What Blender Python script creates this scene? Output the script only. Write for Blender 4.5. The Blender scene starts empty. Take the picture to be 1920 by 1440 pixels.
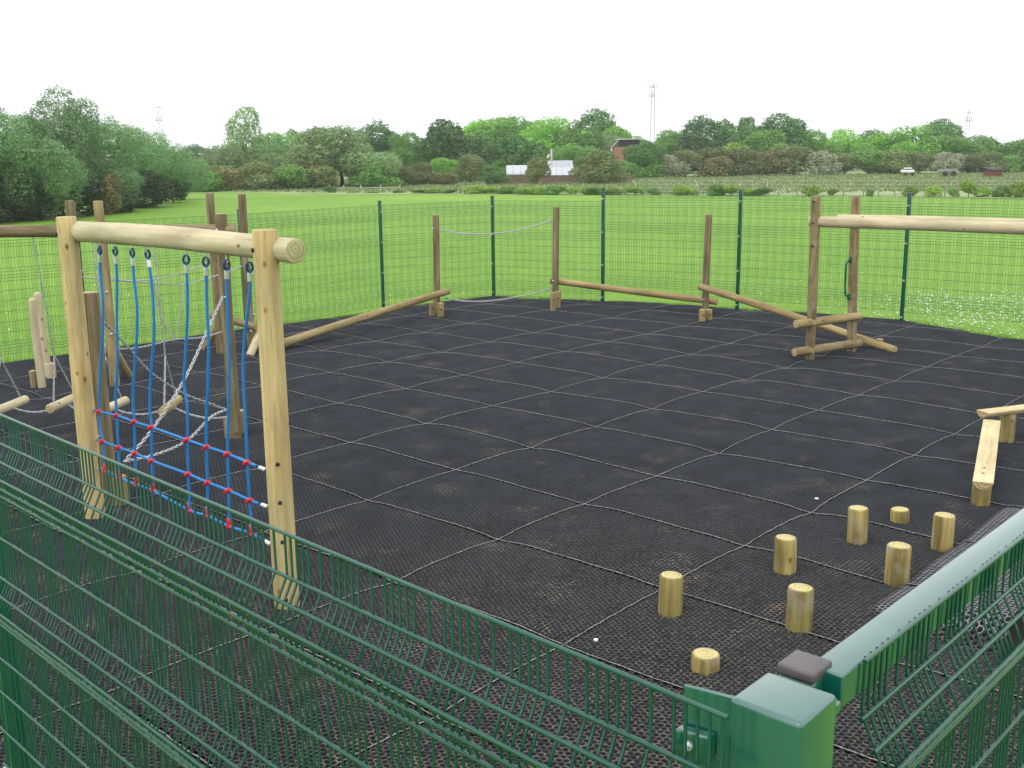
import bpy, math, random
import numpy as np
from mathutils import Vector, Matrix, Quaternion
random.seed(7); RNG = np.random.default_rng(7)
sc = bpy.context.scene; COL = sc.collection
# ------------------------------------------------------------------ camera
F = 1995.3; PITCH = 0.2123; ROLL = -0.0123; H = 2.85
cp, sp, cr, sr = math.cos(PITCH), math.sin(PITCH), math.cos(ROLL), math.sin(ROLL)
A3 = np.array([[1, 0, 0], [0, -sp, -cp], [0, cp, -sp]])
RM = np.array([[cr, -sr, 0], [sr, cr, 0], [0, 0, 1]]) @ A3      # world -> camera (x right, y down, z forward)
cam = bpy.data.cameras.new('camera'); camo = bpy.data.objects.new('camera', cam); COL.objects.link(camo)
cam.sensor_width = 36; cam.lens = F / 1920 * 36; cam.clip_start = 0.05; cam.clip_end = 5000
m = Matrix.Identity(4)
for r_ in range(3):
    m[r_][0] = RM[0][r_]; m[r_][1] = -RM[1][r_]; m[r_][2] = -RM[2][r_]
m[2][3] = H
camo.matrix_world = m
sc.camera = camo
# ------------------------------------------------------------------ world, sun, exposure
SUN_EL, SUN_AZ = math.radians(52), math.radians(215)   # azimuth clockwise from +Y
w = bpy.data.worlds.new("World"); sc.world = w; w.use_nodes = True
nt = w.node_tree; nt.nodes.clear()
out = nt.nodes.new('ShaderNodeOutputWorld'); bg = nt.nodes.new('ShaderNodeBackground')
sky = nt.nodes.new('ShaderNodeTexSky'); sky.sky_type = 'NISHITA'; sky.sun_disc = False
sky.sun_elevation = SUN_EL; sky.sun_rotation = SUN_AZ; sky.air_density = 1.2; sky.dust_density = 3.0
tc = nt.nodes.new('ShaderNodeTexCoord'); nz = nt.nodes.new('ShaderNodeTexNoise')
mp = nt.nodes.new('ShaderNodeMapping'); mp.inputs['Scale'].default_value = (1, 1, 3.5)
nz.inputs['Scale'].default_value = 2.2; nz.inputs['Detail'].default_value = 6
rp = nt.nodes.new('ShaderNodeValToRGB')
rp.color_ramp.elements[0].position = .30; rp.color_ramp.elements[0].color = (8.8, 9.3, 9.9, 1)
rp.color_ramp.elements[1].position = .62; rp.color_ramp.elements[1].color = (10.6, 10.7, 10.8, 1)
mx = nt.nodes.new('ShaderNodeMix'); mx.data_type = 'RGBA'; mx.inputs[0].default_value = .92
L = nt.links.new
L(tc.outputs['Generated'], mp.inputs[0]); L(mp.outputs[0], nz.inputs['Vector']); L(nz.outputs['Fac'], rp.inputs[0])
L(sky.outputs[0], mx.inputs[6]); L(rp.outputs[0], mx.inputs[7]); L(mx.outputs[2], bg.inputs[0])
bg.inputs[1].default_value = 0.15; L(bg.outputs[0], out.inputs[0])
sl = bpy.data.lights.new('sun', 'SUN'); sl.energy = 0.6; sl.angle = math.radians(22); sl.color = (1, .96, .9)
so = bpy.data.objects.new('sun', sl); COL.objects.link(so)
sd = Vector((math.sin(SUN_AZ) * math.cos(SUN_EL), math.cos(SUN_AZ) * math.cos(SUN_EL), math.sin(SUN_EL)))
so.rotation_euler = sd.to_track_quat('Z', 'Y').to_euler()
sc.view_settings.view_transform = 'Standard'; sc.view_settings.look = 'None'
sc.view_settings.gamma = 1; sc.view_settings.exposure = 0.12
sc.render.engine = 'CYCLES'
sc.cycles.max_bounces = 6; sc.cycles.transparent_max_bounces = 8
sc.render.resolution_x = 1024; sc.render.resolution_y = 768

# ------------------------------------------------------------------ helpers: photo pixel + known height/depth -> world point
def ray(px, py): return RM.T @ np.array([(px - 960) / F, (py - 720) / F, 1.0])
def G(px, py, z=0.0):
    d = ray(px, py); t = (z - H) / d[2]; return Vector((d * t + np.array([0, 0, H])).tolist())
def D(px, py, Y):
    d = ray(px, py); return Vector((d * (Y / d[1]) + np.array([0, 0, H])).tolist())
TH = 0.8354
U = Vector((math.cos(TH), math.sin(TH), 0)); V = Vector((math.sin(TH), -math.cos(TH), 0)); O = Vector((-1.6394, 10.4207, 0))
AI, AJ = 1.0533, 1.5
def IJ(i, j, z=0.0): return O + U * (i * AI) + V * (j * AJ) + Vector((0, 0, z))

# ------------------------------------------------------------------ tagging
def tag(o, label=None, cat=None, group=None, kind=None):
    if label: o['label'] = label
    if cat: o['category'] = cat
    if group: o['group'] = group
    if kind: o['kind'] = kind
    return o
def empty(name, loc, label, cat, group=None):
    o = bpy.data.objects.new(name, None); COL.objects.link(o); o.location = loc; o.empty_display_size = .2
    return tag(o, label, cat, group)
def mesh_obj(name, verts, faces, mat, parent=None, loc=(0, 0, 0), smooth=False, rot=None, mats=None, midx=None):
    me = bpy.data.meshes.new(name)
    me.from_pydata([tuple(v) for v in verts], [], faces)
    for mm in (mats or [mat]): me.materials.append(mm)
    if smooth: me.polygons.foreach_set('use_smooth', [True] * len(me.polygons))
    if midx is not None: me.polygons.foreach_set('material_index', midx)
    me.update()
    return link(me, name, parent, loc, rot)
def link(me, name, parent, loc, rot=None):
    o = bpy.data.objects.new(name, me); COL.objects.link(o)
    loc = Vector(loc)
    if parent is not None:
        o.parent = parent
        base = Vector(parent.location)
        if parent.parent: base = base + Vector(parent.parent.location)
        loc = loc - base
    o.location = loc
    if rot is not None: o.rotation_mode = 'QUATERNION'; o.rotation_quaternion = rot
    return o
def np_mesh(name, verts, quads, mat, smooth=False, tint=None, tri=False):
    """numpy verts (N,3), faces (M,k)"""
    k = quads.shape[1]
    me = bpy.data.meshes.new(name)
    me.vertices.add(len(verts)); me.vertices.foreach_set('co', verts.astype(np.float32).ravel())
    me.loops.add(quads.size); me.loops.foreach_set('vertex_index', quads.astype(np.int32).ravel())
    me.polygons.add(len(quads)); me.polygons.foreach_set('loop_start', np.arange(0, quads.size, k, dtype=np.int32))
    if smooth: me.polygons.foreach_set('use_smooth', np.ones(len(quads), dtype=bool))
    for mm in (mat if isinstance(mat, list) else [mat]): me.materials.append(mm)
    if tint is not None:
        at = me.attributes.new('tint', 'FLOAT', 'FACE'); at.data.foreach_set('value', tint.astype(np.float32))
    me.update(calc_edges=True)
    return me

class MB:
    """collects shapes in absolute world coordinates, builds one mesh object"""
    def __init__(s): s.v = []; s.f = []; s.mi = []; s.cur = 0
    def add(s, vs, fs):
        b = len(s.v); s.v += [Vector(v) for v in vs]; s.f += [tuple(i + b for i in f) for f in fs]; s.mi += [s.cur] * len(fs)
    def box(s, c, ax, ay, az, bev=0.0):
        """c centre; ax, ay, az half-extent vectors; optional chamfer"""
        c, ax, ay, az = Vector(c), Vector(ax), Vector(ay), Vector(az)
        if bev <= 0:
            vs = [c + ax * x + ay * y + az * z for z in (-1, 1) for y in (-1, 1) for x in (-1, 1)]
            s.add(vs, [(0, 2, 3, 1), (4, 5, 7, 6), (0, 1, 5, 4), (2, 6, 7, 3), (0, 4, 6, 2), (1, 3, 7, 5)]); return
        lx, ly, lz = ax.length, ay.length, az.length
        n = 3; prof = []
        corners = [(1, 1), (-1, 1), (-1, -1), (1, -1)]
        def ringpts(inset, z):
            r = []
            rad = bev
            for ci, (sx, sy) in enumerate(corners):
                for k in range(n + 1):
                    a = math.pi / 2 * (ci + k / n)
                    x = sx * (lx - rad) + math.cos(a) * (rad - inset); y = sy * (ly - rad) + math.sin(a) * (rad - inset)
                    r.append(c + ax * (x / lx) + ay * (y / ly) + az * (z / lz))
            return r
        rings = []
        for k in range(n + 1):
            a = math.pi / 2 * k / n; rings.append(ringpts(bev * (1 - math.sin(a)) * .99, -lz + bev * (1 - math.cos(a))))
        for k in range(n, -1, -1):
            a = math.pi / 2 * k / n; rings.append(ringpts(bev * (1 - math.sin(a)) * .99, lz - bev * (1 - math.cos(a))))
        m_ = len(rings[0]); vs = [p for r in rings for p in r]; fs = []
        for i in range(len(rings) - 1):
            for j in range(m_):
                fs.append((i * m_ + j, i * m_ + (j + 1) % m_, (i + 1) * m_ + (j + 1) % m_, (i + 1) * m_ + j))
        fs.append(tuple(range(m_ - 1, -1, -1))); fs.append(tuple((len(rings) - 1) * m_ + j for j in range(m_)))
        s.add(vs, fs)
    def tube(s, pts, r, n=8, cap=True, closed=False):
        pts = [Vector(p) for p in pts]; rr = r if isinstance(r, (list, tuple)) else [r] * len(pts)
        fr = None; vs = []; N = len(pts)
        for i, p in enumerate(pts):
            if closed: t = pts[(i + 1) % N] - pts[i - 1]
            else: t = pts[min(i + 1, N - 1)] - pts[max(i - 1, 0)]
            t.normalize()
            if fr is None:
                a = Vector((0, 0, 1)) if abs(t.z) < .9 else Vector((1, 0, 0)); fr = (a - t * a.dot(t)).normalized()
            else: fr = (fr - t * fr.dot(t)).normalized()
            b = t.cross(fr)
            for k in range(n):
                a = 2 * math.pi * k / n; vs.append(p + fr * (math.cos(a) * rr[i]) + b * (math.sin(a) * rr[i]))
        fs = []
        for i in range(N if closed else N - 1):
            for k in range(n): 
                i2 = (i + 1) % N
                fs.append((i * n + k, i * n + (k + 1) % n, i2 * n + (k + 1) % n, i2 * n + k))
        if cap and not closed:
            fs.append(tuple(range(n - 1, -1, -1))); fs.append(tuple((N - 1) * n + k for k in range(n)))
        s.add(vs, fs)
    def build(s, name, mat, parent=None, loc=None, smooth=True, ang=40):
        if loc is None: loc = parent.location if parent is not None else (sum(s.v, Vector()) / len(s.v))
        loc = Vector(loc)
        if parent is not None and parent.parent: pass
        wl = Vector(parent.location) + (Vector(parent.parent.location) if parent.parent else Vector()) if parent is not None else loc
        mats = mat if isinstance(mat, list) else [mat]
        o = mesh_obj(name, [v - wl for v in s.v], s.f, None, parent, wl, smooth, mats=mats, midx=s.mi)
        if smooth: autosmooth(o, ang)
        return o
def autosmooth(o, ang=40):
    me = o.data
    try: me.set_sharp_from_angle(angle=math.radians(ang))
    except Exception: pass
def spline(pts, n=8):
    pts = [Vector(p) for p in pts]; P = [pts[0] * 2 - pts[1]] + pts + [pts[-1] * 2 - pts[-2]]; o = []
    for i in range(1, len(P) - 2):
        for k in range(n):
            t = k / n; a, b, c, d = P[i - 1], P[i], P[i + 1], P[i + 2]
            o.append(.5 * ((2 * b) + (c - a) * t + (2 * a - 5 * b + 4 * c - d) * t * t + (3 * b - a - 3 * c + d) * t ** 3))
    return o + [pts[-1]]
def sag(a, b, s, n=24):
    a, b = Vector(a), Vector(b); return [a.lerp(b, k / n) - Vector((0, 0, s * 4 * (k / n) * (1 - k / n))) for k in range(n + 1)]

# ------------------------------------------------------------------ materials
def newmat(name):
    mt = bpy.data.materials.new(name); mt.use_nodes = True; t = mt.node_tree
    return mt, t, t.nodes['Principled BSDF']
def N(t, k, **kw):
    n = t.nodes.new(k)
    for a, b in kw.items(): setattr(n, a, b)
    return n
def simple(name, col, rough=.5, metal=0, var=.12, scale=8, bump=0, spec=.5, coat=0):
    mt, t, b = newmat(name)
    tcn = N(t, 'ShaderNodeTexCoord'); nn = N(t, 'ShaderNodeTexNoise'); nn.inputs['Scale'].default_value = scale; nn.inputs['Detail'].default_value = 5
    t.links.new(tcn.outputs['Object'], nn.inputs['Vector'])
    cr_ = N(t, 'ShaderNodeValToRGB'); cr_.color_ramp.elements[0].position = .3; cr_.color_ramp.elements[1].position = .7
    cr_.color_ramp.elements[0].color = tuple(c * (1 - var) for c in col) + (1,); cr_.color_ramp.elements[1].color = tuple(min(1, c * (1 + var)) for c in col) + (1,)
    t.links.new(nn.outputs['Fac'], cr_.inputs[0]); t.links.new(cr_.outputs[0], b.inputs['Base Color'])
    b.inputs['Roughness'].default_value = rough; b.inputs['Metallic'].default_value = metal; b.inputs['Specular IOR Level'].default_value = spec
    if bump:
        bp = N(t, 'ShaderNodeBump'); bp.inputs['Strength'].default_value = bump; bp.inputs['Distance'].default_value = .01
        t.links.new(nn.outputs['Fac'], bp.inputs['Height']); t.links.new(bp.outputs[0], b.inputs['Normal'])
    if coat: b.inputs['Coat Weight'].default_value = coat; b.inputs['Coat Roughness'].default_value = .25
    return mt
def wood(name, c1, c2, green=(.3, .3, .12), gk=.25, knot=(.16, .07, .03), rough=.7, dirt=0.0, streak=0.0):
    """round timber, long axis = local Z"""
    mt, t, b = newmat(name); ln = t.links.new
    tcn = N(t, 'ShaderNodeTexCoord'); oi = N(t, 'ShaderNodeObjectInfo')
    add = N(t, 'ShaderNodeVectorMath', operation='ADD'); mul = N(t, 'ShaderNodeMath', operation='MULTIPLY'); mul.inputs[1].default_value = 37.0
    ln(oi.outputs['Random'], mul.inputs[0]); ln(tcn.outputs['Object'], add.inputs[0]); ln(mul.outputs[0], add.inputs[1])
    def noise(sx, sz, scale, det=5, dist=0.0):
        mpn = N(t, 'ShaderNodeMapping'); mpn.inputs['Scale'].default_value = (sx, sx, sz); ln(add.outputs[0], mpn.inputs[0])
        nn = N(t, 'ShaderNodeTexNoise'); nn.inputs['Scale'].default_value = scale; nn.inputs['Detail'].default_value = det; nn.inputs['Distortion'].default_value = dist
        ln(mpn.outputs[0], nn.inputs['Vector']); return nn
    grain = noise(1, .06, 34, 6, .6); big = noise(1, .35, 6, 4); weath = noise(1, .5, 2.2, 3); fine = noise(1, .03, 130, 3)
    cr1 = N(t, 'ShaderNodeValToRGB'); e = cr1.color_ramp.elements
    e[0].position = .34; e[0].color = c2 + (1,); e[1].position = .62; e[1].color = c1 + (1,)
    ln(grain.outputs['Fac'], cr1.inputs[0])
    m1 = N(t, 'ShaderNodeMix', data_type='RGBA', blend_type='MULTIPLY'); m1.inputs[0].default_value = .75
    cr2 = N(t, 'ShaderNodeValToRGB'); e = cr2.color_ramp.elements; e[0].position = .3; e[0].color = (.66, .62, .55, 1); e[1].position = .65; e[1].color = (1.08, 1.05, 1.0, 1)
    ln(big.outputs['Fac'], cr2.inputs[0]); ln(cr1.outputs[0], m1.inputs[6]); ln(cr2.outputs[0], m1.inputs[7])
    m2 = N(t, 'ShaderNodeMix', data_type='RGBA'); cr3 = N(t, 'ShaderNodeValToRGB'); e = cr3.color_ramp.elements
    e[0].position = .45; e[0].color = (0, 0, 0, 1); e[1].position = .72; e[1].color = (gk, gk, gk, 1)
    ln(weath.outputs['Fac'], cr3.inputs[0]); ln(cr3.outputs[0], m2.inputs[0]); ln(m1.outputs[2], m2.inputs[6]); m2.inputs[7].default_value = green + (1,)
    # knots
    mpn = N(t, 'ShaderNodeMapping'); mpn.inputs['Scale'].default_value = (1, 1, .62); ln(add.outputs[0], mpn.inputs[0])
    vo = N(t, 'ShaderNodeTexVoronoi'); vo.inputs['Scale'].default_value = 7.5; ln(mpn.outputs[0], vo.inputs['Vector'])
    cr4 = N(t, 'ShaderNodeValToRGB'); e = cr4.color_ramp.elements; e[0].position = .0; e[0].color = (1, 1, 1, 1); e[1].position = .135; e[1].color = (0, 0, 0, 1)
    k1 = cr4.color_ramp.elements.new(.075); k1.color = (.75, .75, .75, 1)
    ln(vo.outputs['Distance'], cr4.inputs[0])
    m3 = N(t, 'ShaderNodeMix', data_type='RGBA'); ln(cr4.outputs[0], m3.inputs[0]); ln(m2.outputs[2], m3.inputs[6]); m3.inputs[7].default_value = knot + (1,)
    # splits: thin dark drying cracks
    cr5 = N(t, 'ShaderNodeValToRGB'); e = cr5.color_ramp.elements; e[0].position = .30; e[0].color = (.35, .3, .25, 1); e[1].position = .35; e[1].color = (1, 1, 1, 1)
    ln(fine.outputs['Fac'], cr5.inputs[0])
    m4 = N(t, 'ShaderNodeMix', data_type='RGBA', blend_type='MULTIPLY'); m4.inputs[0].default_value = .8
    ln(m3.outputs[2], m4.inputs[6]); ln(cr5.outputs[0], m4.inputs[7])
    last = m4.outputs[2]
    if streak:
        sn = noise(1, .09, 15, 4, .3); crs = N(t, 'ShaderNodeValToRGB'); e = crs.color_ramp.elements; e[0].position = .38; e[0].color = (.34, .27, .2, 1); e[1].position = .58; e[1].color = (1.1, 1.08, 1.0, 1)
        ln(sn.outputs['Fac'], crs.inputs[0]); ms_ = N(t, 'ShaderNodeMix', data_type='RGBA', blend_type='MULTIPLY'); ms_.inputs[0].default_value = streak; ln(last, ms_.inputs[6]); ln(crs.outputs[0], ms_.inputs[7]); last = ms_.outputs[2]
    if dirt > 0:
        dn = noise(1, .8, 9, 5); cr6 = N(t, 'ShaderNodeValToRGB'); e = cr6.color_ramp.elements; e[0].position = .5; e[0].color = (0, 0, 0, 1); e[1].position = .62; e[1].color = (dirt, dirt, dirt, 1)
        ln(dn.outputs['Fac'], cr6.inputs[0]); m5 = N(t, 'ShaderNodeMix', data_type='RGBA'); ln(cr6.outputs[0], m5.inputs[0]); ln(last, m5.inputs[6]); m5.inputs[7].default_value = (.42, .38, .3, 1); last = m5.outputs[2]
    ln(last, b.inputs['Base Color']); b.inputs['Roughness'].default_value = rough; b.inputs['Specular IOR Level'].default_value = .3
    bp = N(t, 'ShaderNodeBump'); bp.inputs['Strength'].default_value = .35; bp.inputs['Distance'].default_value = .004
    ln(grain.outputs['Fac'], bp.inputs['Height']); ln(bp.outputs[0], b.inputs['Normal'])
    return mt
def endgrain(name, c1, c2):
    mt, t, b = newmat(name); ln = t.links.new
    tcn = N(t, 'ShaderNodeTexCoord'); mpn = N(t, 'ShaderNodeMapping'); mpn.inputs['Location'].default_value = (.012, -.009, 0); ln(tcn.outputs['Object'], mpn.inputs[0])
    wv = N(t, 'ShaderNodeTexWave', wave_type='RINGS', rings_direction='Z'); wv.inputs['Scale'].default_value = 11; wv.inputs['Distortion'].default_value = 2.6; wv.inputs['Detail'].default_value = 3; wv.inputs['Detail Scale'].default_value = 2
    ln(mpn.outputs[0], wv.inputs['Vector'])
    cr_ = N(t, 'ShaderNodeValToRGB'); e = cr_.color_ramp.elements; e[0].position = .15; e[0].color = c2 + (1,); e[1].position = .8; e[1].color = c1 + (1,)
    ln(wv.outputs['Fac'], cr_.inputs[0])
    nn = N(t, 'ShaderNodeTexNoise'); nn.inputs['Scale'].default_value = 14; ln(tcn.outputs['Object'], nn.inputs['Vector'])
    mm = N(t, 'ShaderNodeMix', data_type='RGBA', blend_type='MULTIPLY'); mm.inputs[0].default_value = .6; ln(cr_.outputs[0], mm.inputs[6]); ln(nn.outputs['Fac'], mm.inputs[7])
    g = N(t, 'ShaderNodeMix', data_type='RGBA', blend_type='ADD'); g.inputs[0].default_value = .25; ln(mm.outputs[2], g.inputs[6]); ln(cr_.outputs[0], g.inputs[7])
    ln(g.outputs[2], b.inputs['Base Color']); b.inputs['Roughness'].default_value = .8
    return mt
WOOD_FRESH = wood('fresh_pine', (.74, .58, .30), (.61, .45, .205), (.40, .36, .18), .55, streak=.3)
WOOD_PALE = wood('pale_barkless_pine', (.66, .58, .395), (.54, .46, .29), (.36, .36, .22), .5)
WOOD_BROWN = wood('weathered_brown_timber', (.31, .255, .155), (.205, .165, .095), (.20, .17, .08), .4, streak=.6)
WOOD_TAN = wood('tan_treated_timber', (.43, .34, .17), (.30, .23, .105), (.26, .24, .11), .45, streak=.4)
WOOD_GREEN = wood('green_tinted_stump_timber', (.47, .39, .15), (.31, .25, .085), (.24, .22, .07), .7, dirt=.3, streak=.6)
WOOD_DUST = wood('dusty_timber', (.32, .25, .125), (.22, .17, .08), (.3, .28, .15), .4, dirt=.3, streak=.5)
WOOD_SAWN = wood('pale_sawn_timber', (.74, .62, .38), (.62, .50, .27), (.5, .46, .26), .3)
END_FRESH = endgrain('end_grain_green', (.48, .42, .2), (.36, .33, .14))
END_TAN = endgrain('end_grain_tan', (.52, .40, .2), (.34, .25, .11))
END_STUMP = endgrain('end_grain_yellow', (.62, .52, .24), (.50, .41, .17))
GREEN = simple('green_powder_coat', (.001, .072, .047), .28, 0, .10, 3, spec=.5, coat=.5)
GREEN_POST = simple('dark_green_powder_coat', (.001, .085, .045), .4, 0, .08, 3)
GREEN_FAR = simple('green_wire_coat', (.01, .11, .05), .4, 0, .08, 3)
GREEN_RAIL = simple('green_gate_coat', (.001, .092, .068), .24, 0, .14, 7, spec=1.0, coat=1.0)
PLASTIC = simple('grey_plastic_cap', (.10, .085, .09), .42, 0, .15, 30)
STEEL = simple('galvanised_steel', (.55, .56, .57), .35, .85, .2, 40)
BOLT = simple('dark_bolt_steel', (.05, .045, .04), .5, .6, .2, 40)
ROPE = simple('blue_rope', (.010, .20, .55), .55, 0, .15, 90, .4)
ROPE_DK = simple('dark_blue_thimble', (.006, .04, .14), .4, 0, .1, 40)
RED = simple('red_plastic', (.62, .02, .035), .3, 0, .1, 20)
ALU = simple('aluminium_ferrule', (.72, .73, .75), .3, .7, .1, 60)
WHITE = simple('white_petals', (.85, .86, .82), .7, 0, .05, 10)

# ------------------------------------------------------------------ timber log builder
def log(name, parent, p0, p1, r, mat, end=None, r1=None, seg=20, bev=.008, dome=False, half=False, label=None, wob=.012):
    p0, p1 = Vector(p0), Vector(p1); Ln_ = (p1 - p0).length; r1 = r1 or r
    q = Vector((0, 0, 1)).rotation_difference((p1 - p0).normalized())
    prof = [(0, r - bev, 1), (bev * .3, r - bev * .3, 1), (bev, r, 0)]
    nr = max(3, int(Ln_ / .18))
    for k in range(1, nr): prof.append((bev + (Ln_ - 2 * bev) * k / nr, r + (r1 - r) * k / nr, 0))
    if dome:
        for k in range(0, 6):
            a = math.pi / 2 * k / 5.5; prof.append((Ln_ - r1 + r1 * math.sin(a) * 1.0, r1 * math.cos(a) + .0005, 0))
    else: prof += [(Ln_ - bev, r1, 0), (Ln_ - bev * .3, r1 - bev * .3, 0), (Ln_, r1 - bev, 1)]
    rs = random.Random(hash((round(p0.x, 2), round(p0.y, 2), name)) & 0xffff)
    ph = [rs.uniform(0, 6.28) for _ in range(6)]
    bx, by = rs.uniform(-1, 1) * .004 * Ln_, rs.uniform(-1, 1) * .004 * Ln_
    vs, fs, mi = [], [], []
    for (z, rr, _) in prof:
        tt = z / Ln_; cx = bx * math.sin(math.pi * tt); cy = by * math.sin(math.pi * tt)
        for k in range(seg):
            a = 2 * math.pi * k / seg
            rad = rr * (1 + wob * math.sin(2 * a + ph[0] + z * 2.2) + wob * .7 * math.sin(3 * a + ph[1] - z * 3.1) + wob * .6 * math.sin(z * 5 + ph[2]))
            x, y = math.cos(a) * rad, math.sin(a) * rad
            if half and y > 0: y = 0
            vs.append((x + cx, y + cy, z))
    n = len(prof)
    for i in range(n - 1):
        for k in range(seg):
            fs.append((i * seg + k, i * seg + (k + 1) % seg, (i + 1) * seg + (k + 1) % seg, (i + 1) * seg + k)); mi.append(0)
    fs.append(tuple(range(seg - 1, -1, -1))); mi.append(1)
    fs.append(tuple((n - 1) * seg + k for k in range(seg))); mi.append(1 if not dome else 0)
    o = mesh_obj(name, vs, fs, None, parent, p0, True, q, mats=[mat, end or END_TAN], midx=mi)
    autosmooth(o, 38)
    if label: o['label'] = label
    return o
def bolt(parent, p, nrm, r=.018, mat=None, name='bolt'):
    b = MB(); nrm = Vector(nrm).normalized(); b.tube([Vector(p) - nrm * .02, Vector(p) + nrm * .006, Vector(p) + nrm * .010], [r, r, r * .6], 10)
    return b.build(name, mat or BOLT, parent)

# chain of real links along a polyline
def link_mesh(pitch, wire):
    Lh = pitch * .5 + wire * .9; wd = wire * 1.75; cl = []
    for k in range(4): a = -math.pi / 2 + math.pi * k / 3; cl.append((wd * math.cos(a - 0) * 0 + wd * math.sin(a), 0))
    pts = []
    for k in range(4):
        a = math.pi * k / 3; pts.append((wd * math.cos(a), Lh - wd + wd * math.sin(a)))
    for k in range(4):
        a = math.pi + math.pi * k / 3; pts.append((wd * math.cos(a), -Lh + wd + wd * math.sin(a)))
    n = len(pts); vs = []; fs = []
    for i, (x, z) in enumerate(pts):
        px, pz = pts[i - 1]; nx, nz_ = pts[(i + 1) % n]; t = np.array([nx - px, 0, nz_ - pz]); t /= np.linalg.norm(t)
        o = np.array([t[2], 0, -t[0]])
        for k in range(4):
            a = math.pi / 2 * k + .4; p = np.array([x, 0, z]) + o * math.cos(a) * wire + np.array([0, 1, 0]) * math.sin(a) * wire
            vs.append(p)
    for i in range(n):
        for k in range(4): fs.append((i * 4 + k, i * 4 + (k + 1) % 4, ((i + 1) % n) * 4 + (k + 1) % 4, ((i + 1) % n) * 4 + k))
    return np.array(vs), fs
def chain(name, parent, paths, pitch=.034, wire=.0038, mat=None):
    lv, lf = link_mesh(pitch, wire); V_, F_ = [], []; cnt = 0
    for pts in paths:
        pts = [Vector(p) for p in pts]; cum = [0]
        for a, b in zip(pts, pts[1:]): cum.append(cum[-1] + (b - a).length)
        nl = max(1, int(cum[-1] / pitch)); fr = None
        for q in range(nl):
            s_ = (q + .5) * cum[-1] / nl; k = 0
            while k < len(cum) - 2 and cum[k + 1] < s_: k += 1
            p = pts[k].lerp(pts[k + 1], (s_ - cum[k]) / max(1e-6, cum[k + 1] - cum[k])); t = (pts[k + 1] - pts[k]).normalized()
            if fr is None: a = Vector((.3, .8, .5)); fr = (a - t * a.dot(t)).normalized()
            else: fr = (fr - t * fr.dot(t)).normalized()
            b = t.cross(fr); x, y = (fr, b) if q % 2 else (b, -fr)
            Mx = np.array([list(x), list(y), list(t)]); V_.append(lv @ Mx + np.array(list(p))); F_ += [tuple(i + cnt for i in f) for f in lf]; cnt += len(lv)
    V_ = np.concatenate(V_); base = Vector(parent.location) + (Vector(parent.parent.location) if parent.parent else Vector())
    V_ = V_ - np.array(list(base))
    o = link(np_mesh(name, V_, np.array(F_), mat or STEEL, True), name, parent, base)
    return o

# ================================================================== GROUND
def ground_mat():
    mt, t, b = newmat('mown_grass'); ln = t.links.new
    tcn = N(t, 'ShaderNodeTexCoord')
    def noise(s, d=6, sx=1, sy=1, dist=0):
        mpn = N(t, 'ShaderNodeMapping'); mpn.inputs['Scale'].default_value = (sx, sy, 1); ln(tcn.outputs['Object'], mpn.inputs[0])
        n = N(t, 'ShaderNodeTexNoise'); n.inputs['Scale'].default_value = s; n.inputs['Detail'].default_value = d; n.inputs['Distortion'].default_value = dist; ln(mpn.outputs[0], n.inputs['Vector']); return n
    n1, n2, n3, n4 = noise(.09, 4), noise(.9, 6), noise(14, 6), noise(60, 5)
    c = N(t, 'ShaderNodeValToRGB'); e = c.color_ramp.elements; e[0].position = .36; e[0].color = (.175, .335, .026, 1); e[1].position = .66; e[1].color = (.235, .41, .042, 1)
    ln(n1.outputs['Fac'], c.inputs[0])
    def mul(prev, nn, lo, hi, p0=.3, p1=.7):
        r = N(t, 'ShaderNodeValToRGB'); r.color_ramp.elements[0].position = p0; r.color_ramp.elements[0].color = lo + (1,); r.color_ramp.elements[1].position = p1; r.color_ramp.elements[1].color = hi + (1,)
        ln(nn.outputs['Fac'], r.inputs[0]); mmx = N(t, 'ShaderNodeMix', data_type='RGBA', blend_type='MULTIPLY'); mmx.inputs[0].default_value = 1
        ln(prev, mmx.inputs[6]); ln(r.outputs[0], mmx.inputs[7]); return mmx.outputs[2]
    x = mul(c.outputs[0], n2, (.88, .93, .85), (1.10, 1.06, 1.1)); x = mul(x, n3, (.70, .78, .6), (1.25, 1.18, 1.25)); x = mul(x, n4, (.6, .68, .5), (1.3, 1.25, 1.3))
    ln(x, b.inputs['Base Color']); b.inputs['Roughness'].default_value = .75; b.inputs['Specular IOR Level'].default_value = .25
    bp = N(t, 'ShaderNodeBump'); bp.inputs['Strength'].default_value = .7; bp.inputs['Distance'].default_value = .04
    ln(n4.outputs['Fac'], bp.inputs['Height']); ln(bp.outputs[0], b.inputs['Normal'])
    return mt
GRASS = ground_mat()
def sheet(name, pts, z, mat, label=None):
    o = mesh_obj(name, [(x, y, z) for x, y in pts], [tuple(range(len(pts)))], mat)
    o['kind'] = 'structure'
    if label: o['label'] = label
    return o
sheet('lawn', [(-2500, -60), (2500, -60), (2500, 3500), (-2500, 3500)], -.049, GRASS)
SOIL = simple('dark_soil', (.010, .009, .007), .95, 0, .5, 9, .5)
FARG = simple('rough_meadow_grass', (.25, .33, .12), .9, 0, .25, .4, .3)
HEDGEG = simple('shade_painted_verge_grass', (.07, .12, .03), .95, 0, .3, 1.0)  # grass darkened: the willows' shade is put into its colour
# far edge of the mown field and the paler rough meadow beyond it
ME = [(330, 363), (420, 361), (620, 364), (960, 364), (1400, 367), (1920, 372)]
me_pts = [G(x, y, -.04) for x, y in ME]
me_pts = [me_pts[0] + (me_pts[0] - me_pts[1]) * .3] + me_pts + [me_pts[-1] + (me_pts[-1] - me_pts[-2]) * 2]
sheet('rough_meadow', [(p.x, p.y) for p in me_pts] + [(400, 175), (60, 180), (-150, 175), (-60, 100)], -.036, FARG)
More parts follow.
